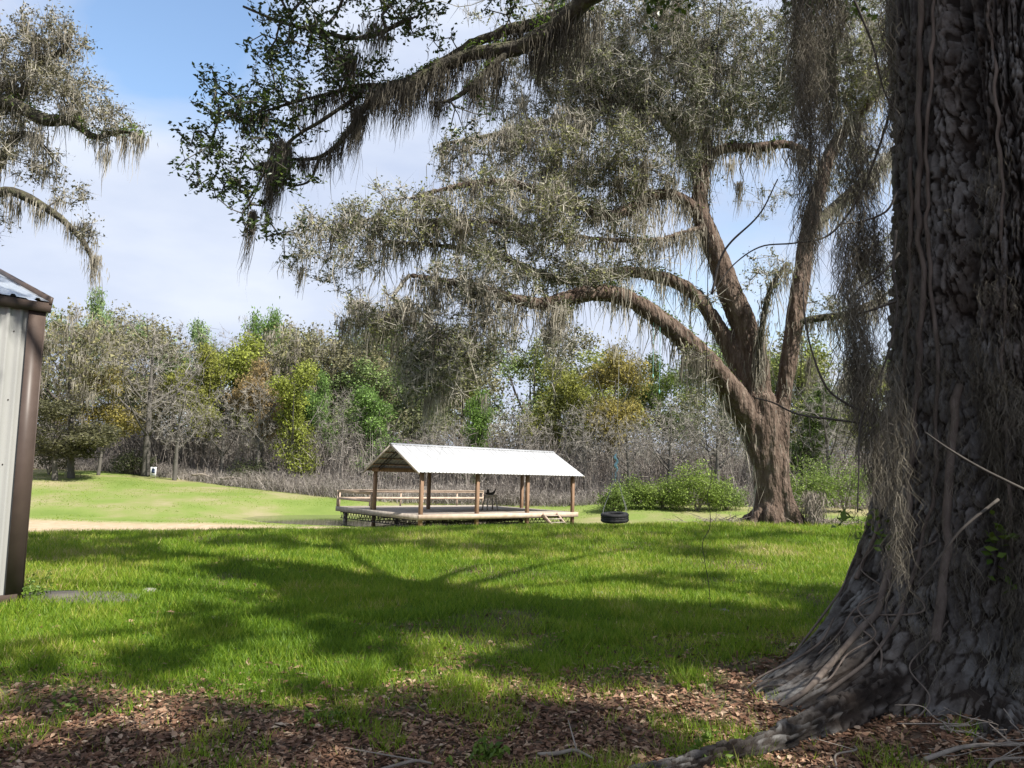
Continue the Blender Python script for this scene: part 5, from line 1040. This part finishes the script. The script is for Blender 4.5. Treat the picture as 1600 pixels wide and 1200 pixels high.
for (key, ci), gg in woods.items():
    o = gg.obj({'twigs': 'branches', 'moss': 'hanging_moss'}.get(key, key), {'crown': 'crown', 'twigs': 'twig_far', 'trunk': 'far_bark', 'moss': 'moss_hang'}[key], wood_o, kind='stuff'); o.color = (*(WC[ci] if key == 'crown' else (.29, .265, .24) if key == 'twigs' else (.09, .075, .065)), 1)

# leafy evergreen understorey inside the wood
cu = np.stack([rg.uniform(-85, 78, 520), rg.uniform(9, 34, 520), rg.uniform(.8, 7.5, 520)], -1); cu[:, 1] += 57 + 14 * sm((-cu[:, 0] - 4) / 38); cu[:, 2] += terrain(cu[:, 0], cu[:, 1])
g = Geo(); C = np.repeat(cu, 190, 0) + rg.normal(size=(520 * 190, 3)) * [1.3, 1.1, .95]; leaves(g, C, rg.uniform(.16, .34, len(C)), .6, r=np.clip(rg.beta(2, 2, len(C)) + np.repeat(rg.uniform(-.3, .25, 520), 190), 0, 1), rng=rg, up=.5, tri=True); o = g.obj('understorey', 'crown', wood_o, kind='stuff'); o.color = (.13, .14, .075, 1)
# undergrowth along the wood's edge
def edge_y(x): return 57 + 14 * sm((-x - 4) / 38)
g = Geo(); n = 42000; x = rg.uniform(-52, 48, n); dep = rg.gamma(1.5, 2.2, n); y = edge_y(x) + dep; z = terrain(x, y)
h = (.25 + 1.2 * n2(x, y, .25, 3, 91)) * rg.uniform(.5, 1.4, n) * (1 + .12 * dep); d = rg.normal(size=(n, 3)) * [.42, .42, 0]; d[:, 2] = 1; B = np.stack([x, y, z - .05], -1)
sticks(g, B, B + d * h[:, None], .042, np.clip(rg.beta(2, 2, n) + .5 * (n2(x, y, .12, 2, 92) - .5), 0, 1), rg)
k = rg.integers(0, n, 50000); u = rg.uniform(.3, .95, (50000, 1)); C = B[k] + d[k] * h[k][:, None] * u; e = rg.normal(size=(50000, 3)); e[:, 2] = np.abs(e[:, 2]); e /= np.linalg.norm(e, axis=1, keepdims=True)
sticks(g, C, C + e * rg.uniform(.2, .6, (50000, 1)), .026, rg.beta(2, 2, 50000), rg)
n = 34000; x = rg.uniform(-70, 64, n); dep = rg.uniform(3, 26, n); y = edge_y(x) + dep; z = terrain(x, y); B = np.stack([x, y, z], -1); d = rg.normal(size=(n, 3)) * [.22, .22, 0]; d[:, 2] = 1; h = rg.uniform(2, 6.0, n)
sticks(g, B, B + d * h[:, None], .06, np.clip(rg.beta(2, 2.6, n), 0, 1), rg)
k = rg.integers(0, n, 80000); u = rg.uniform(.3, 1, (80000, 1)); C = B[k] + d[k] * h[k][:, None] * u; e = rg.normal(size=(80000, 3)); e[:, 2] = np.abs(e[:, 2]); e /= np.linalg.norm(e, axis=1, keepdims=True)
sticks(g, C, C + e * rg.uniform(.4, 1.3, (80000, 1)), .04, rg.beta(2, 2, 80000), rg)
g.obj('dry_undergrowth', 'brush', kind='stuff', label='tangle of dry grey brush along the foot of the wood', category='brush')
# shrubs
def shrub(px, D_, top, wpx, color, label, seed, dens=1.0, twc=(.2, .18, .15)):
    rq = np.random.default_rng(seed); p = gpt(px, D_); H = at(px, top, D_).z - p.z; W = wpx / F * D_ / 2; t = thing('shrub', label, 'shrub', p, group='shrubs at the wood edge'); sk = Skel(3000)
    for k in range(7):
        a = rq.uniform(0, 6.28); P, R = smooth_path([(0, 0, -.1), (.25 * W * math.cos(a), .25 * W * math.sin(a), H * .35), (.5 * W * math.cos(a), .5 * W * math.sin(a), H * .65)], [.05, .035, .015], .3); sk.limb(P, R, False)
    T = world_ell([((0, 0, H * .55), (W * .8, W * .7, H * .42)), ((W * .45, 0, H * .4), (W * .5, W * .5, H * .33)), ((-W * .5, 0, H * .36), (W * .5, W * .5, H * .3))], int(45 * dens), rq); T[:, 2] = np.clip(T[:, 2], .15, None); sk.grow(T, .4, .2, .2, rq)
    g = Geo(); sk.twigs(g, .011, 3, .45, False, .06); o = g.obj('stems', 'twig_far', t); o.color = (*twc, 1)
    tips = sk.P[sk.tips]; g = Geo(); n_ = 42; C = around(tips, n_, .26, rq, .8); leaves(g, C, rq.uniform(.08, .18, len(C)), .5, r=np.clip(rq.beta(2, 2, len(C)) + np.repeat(rq.uniform(-.2, .2, len(tips)), n_), 0, 1), rng=rq, up=.4, tri=True); o = g.obj('foliage', 'crown', t); o.color = (*color, 1)
LG = (.21, .29, .065)
for a in [(1090, 54, 720, 110, LG, 'largest bright green shrub, left of the big oak trunk', 1, 1.6), (1035, 54.5, 745, 85, LG, 'bright green shrub left of the largest one', 2, 1.1), (985, 55, 742, 50, (.17, .24, .06), 'small green shrub behind the tyre swing', 3, .6), (962, 54, 757, 44, (.16, .23, .06), 'low green shrub just above the tyre', 4, .5), (1135, 55, 752, 70, (.19, .26, .08), 'sparse green shrub touching the big oak trunk on its left', 5, .5),
          (1262, 54, 712, 90, (.19, .26, .07), 'green shrub right of the big oak trunk', 6, .9), (1318, 55, 690, 90, (.20, .28, .07), 'bright shrub between the big oak and the near trunk', 7, .7), (390, 66, 715, 70, DK, 'dark evergreen shrub under the orange-tipped tree', 8, .6), (205, 69, 700, 70, DK, 'dark shrub under the big bare tree', 9, .6), (75, 64, 660, 90, (.11, .11, .06), 'grey-green shrub at the foot of the trees beside the shed', 10, .9)]: shrub(*a)
# pale fallen branches at the wood edge
for k, (x0, y0, x1_, y1_, lb) in enumerate([(300, 742, 345, 752, 'pale fallen branch right of the white sign'), (345, 748, 400, 756, 'long bleached branch lying below the orange-tipped tree'), (395, 752, 450, 762, 'bleached branch lying below the slender yellow-green tree')]):
    D_ = 66 - k * 1.2; a = at(x0, y0, D_); b_ = at(x1_, y1_, D_); za = max(a.z, tz(a.x, a.y) + .15); zb = max(b_.z, tz(b_.x, b_.y)); t = thing('fallen_branch', lb, 'branch', (a.x, a.y, za)); e = np.array([b_.x - a.x, 0, zb - za]); g = Geo()
    P, R = smooth_path([(0, 0, 0), e * .4 + [0, 0, .25], e * .7 + [0, .1, .1], e], [.10, .085, .06, .03], .2); sweep(g, P, R, 7, .3, 3, k); g.obj('stem', 'stick', t, True)
    for q in range(8): g = Geo(); i0 = rg.integers(2, len(P) - 2); frusta(g, [P[i0]], [P[i0] + rg.normal(size=3) * [.5, .3, .3] + [0, 0, .35]], [.035], [.012], 5); g.obj('twig', 'stick', t)
print('verts', sum(len(m.vertices) for m in bpy.data.meshes), 'tris', sum(sum(p.loop_total - 2 for p in m.polygons) if len(m.polygons) < 3000 else len(m.loops) - 2 * len(m.polygons) for m in bpy.data.meshes))
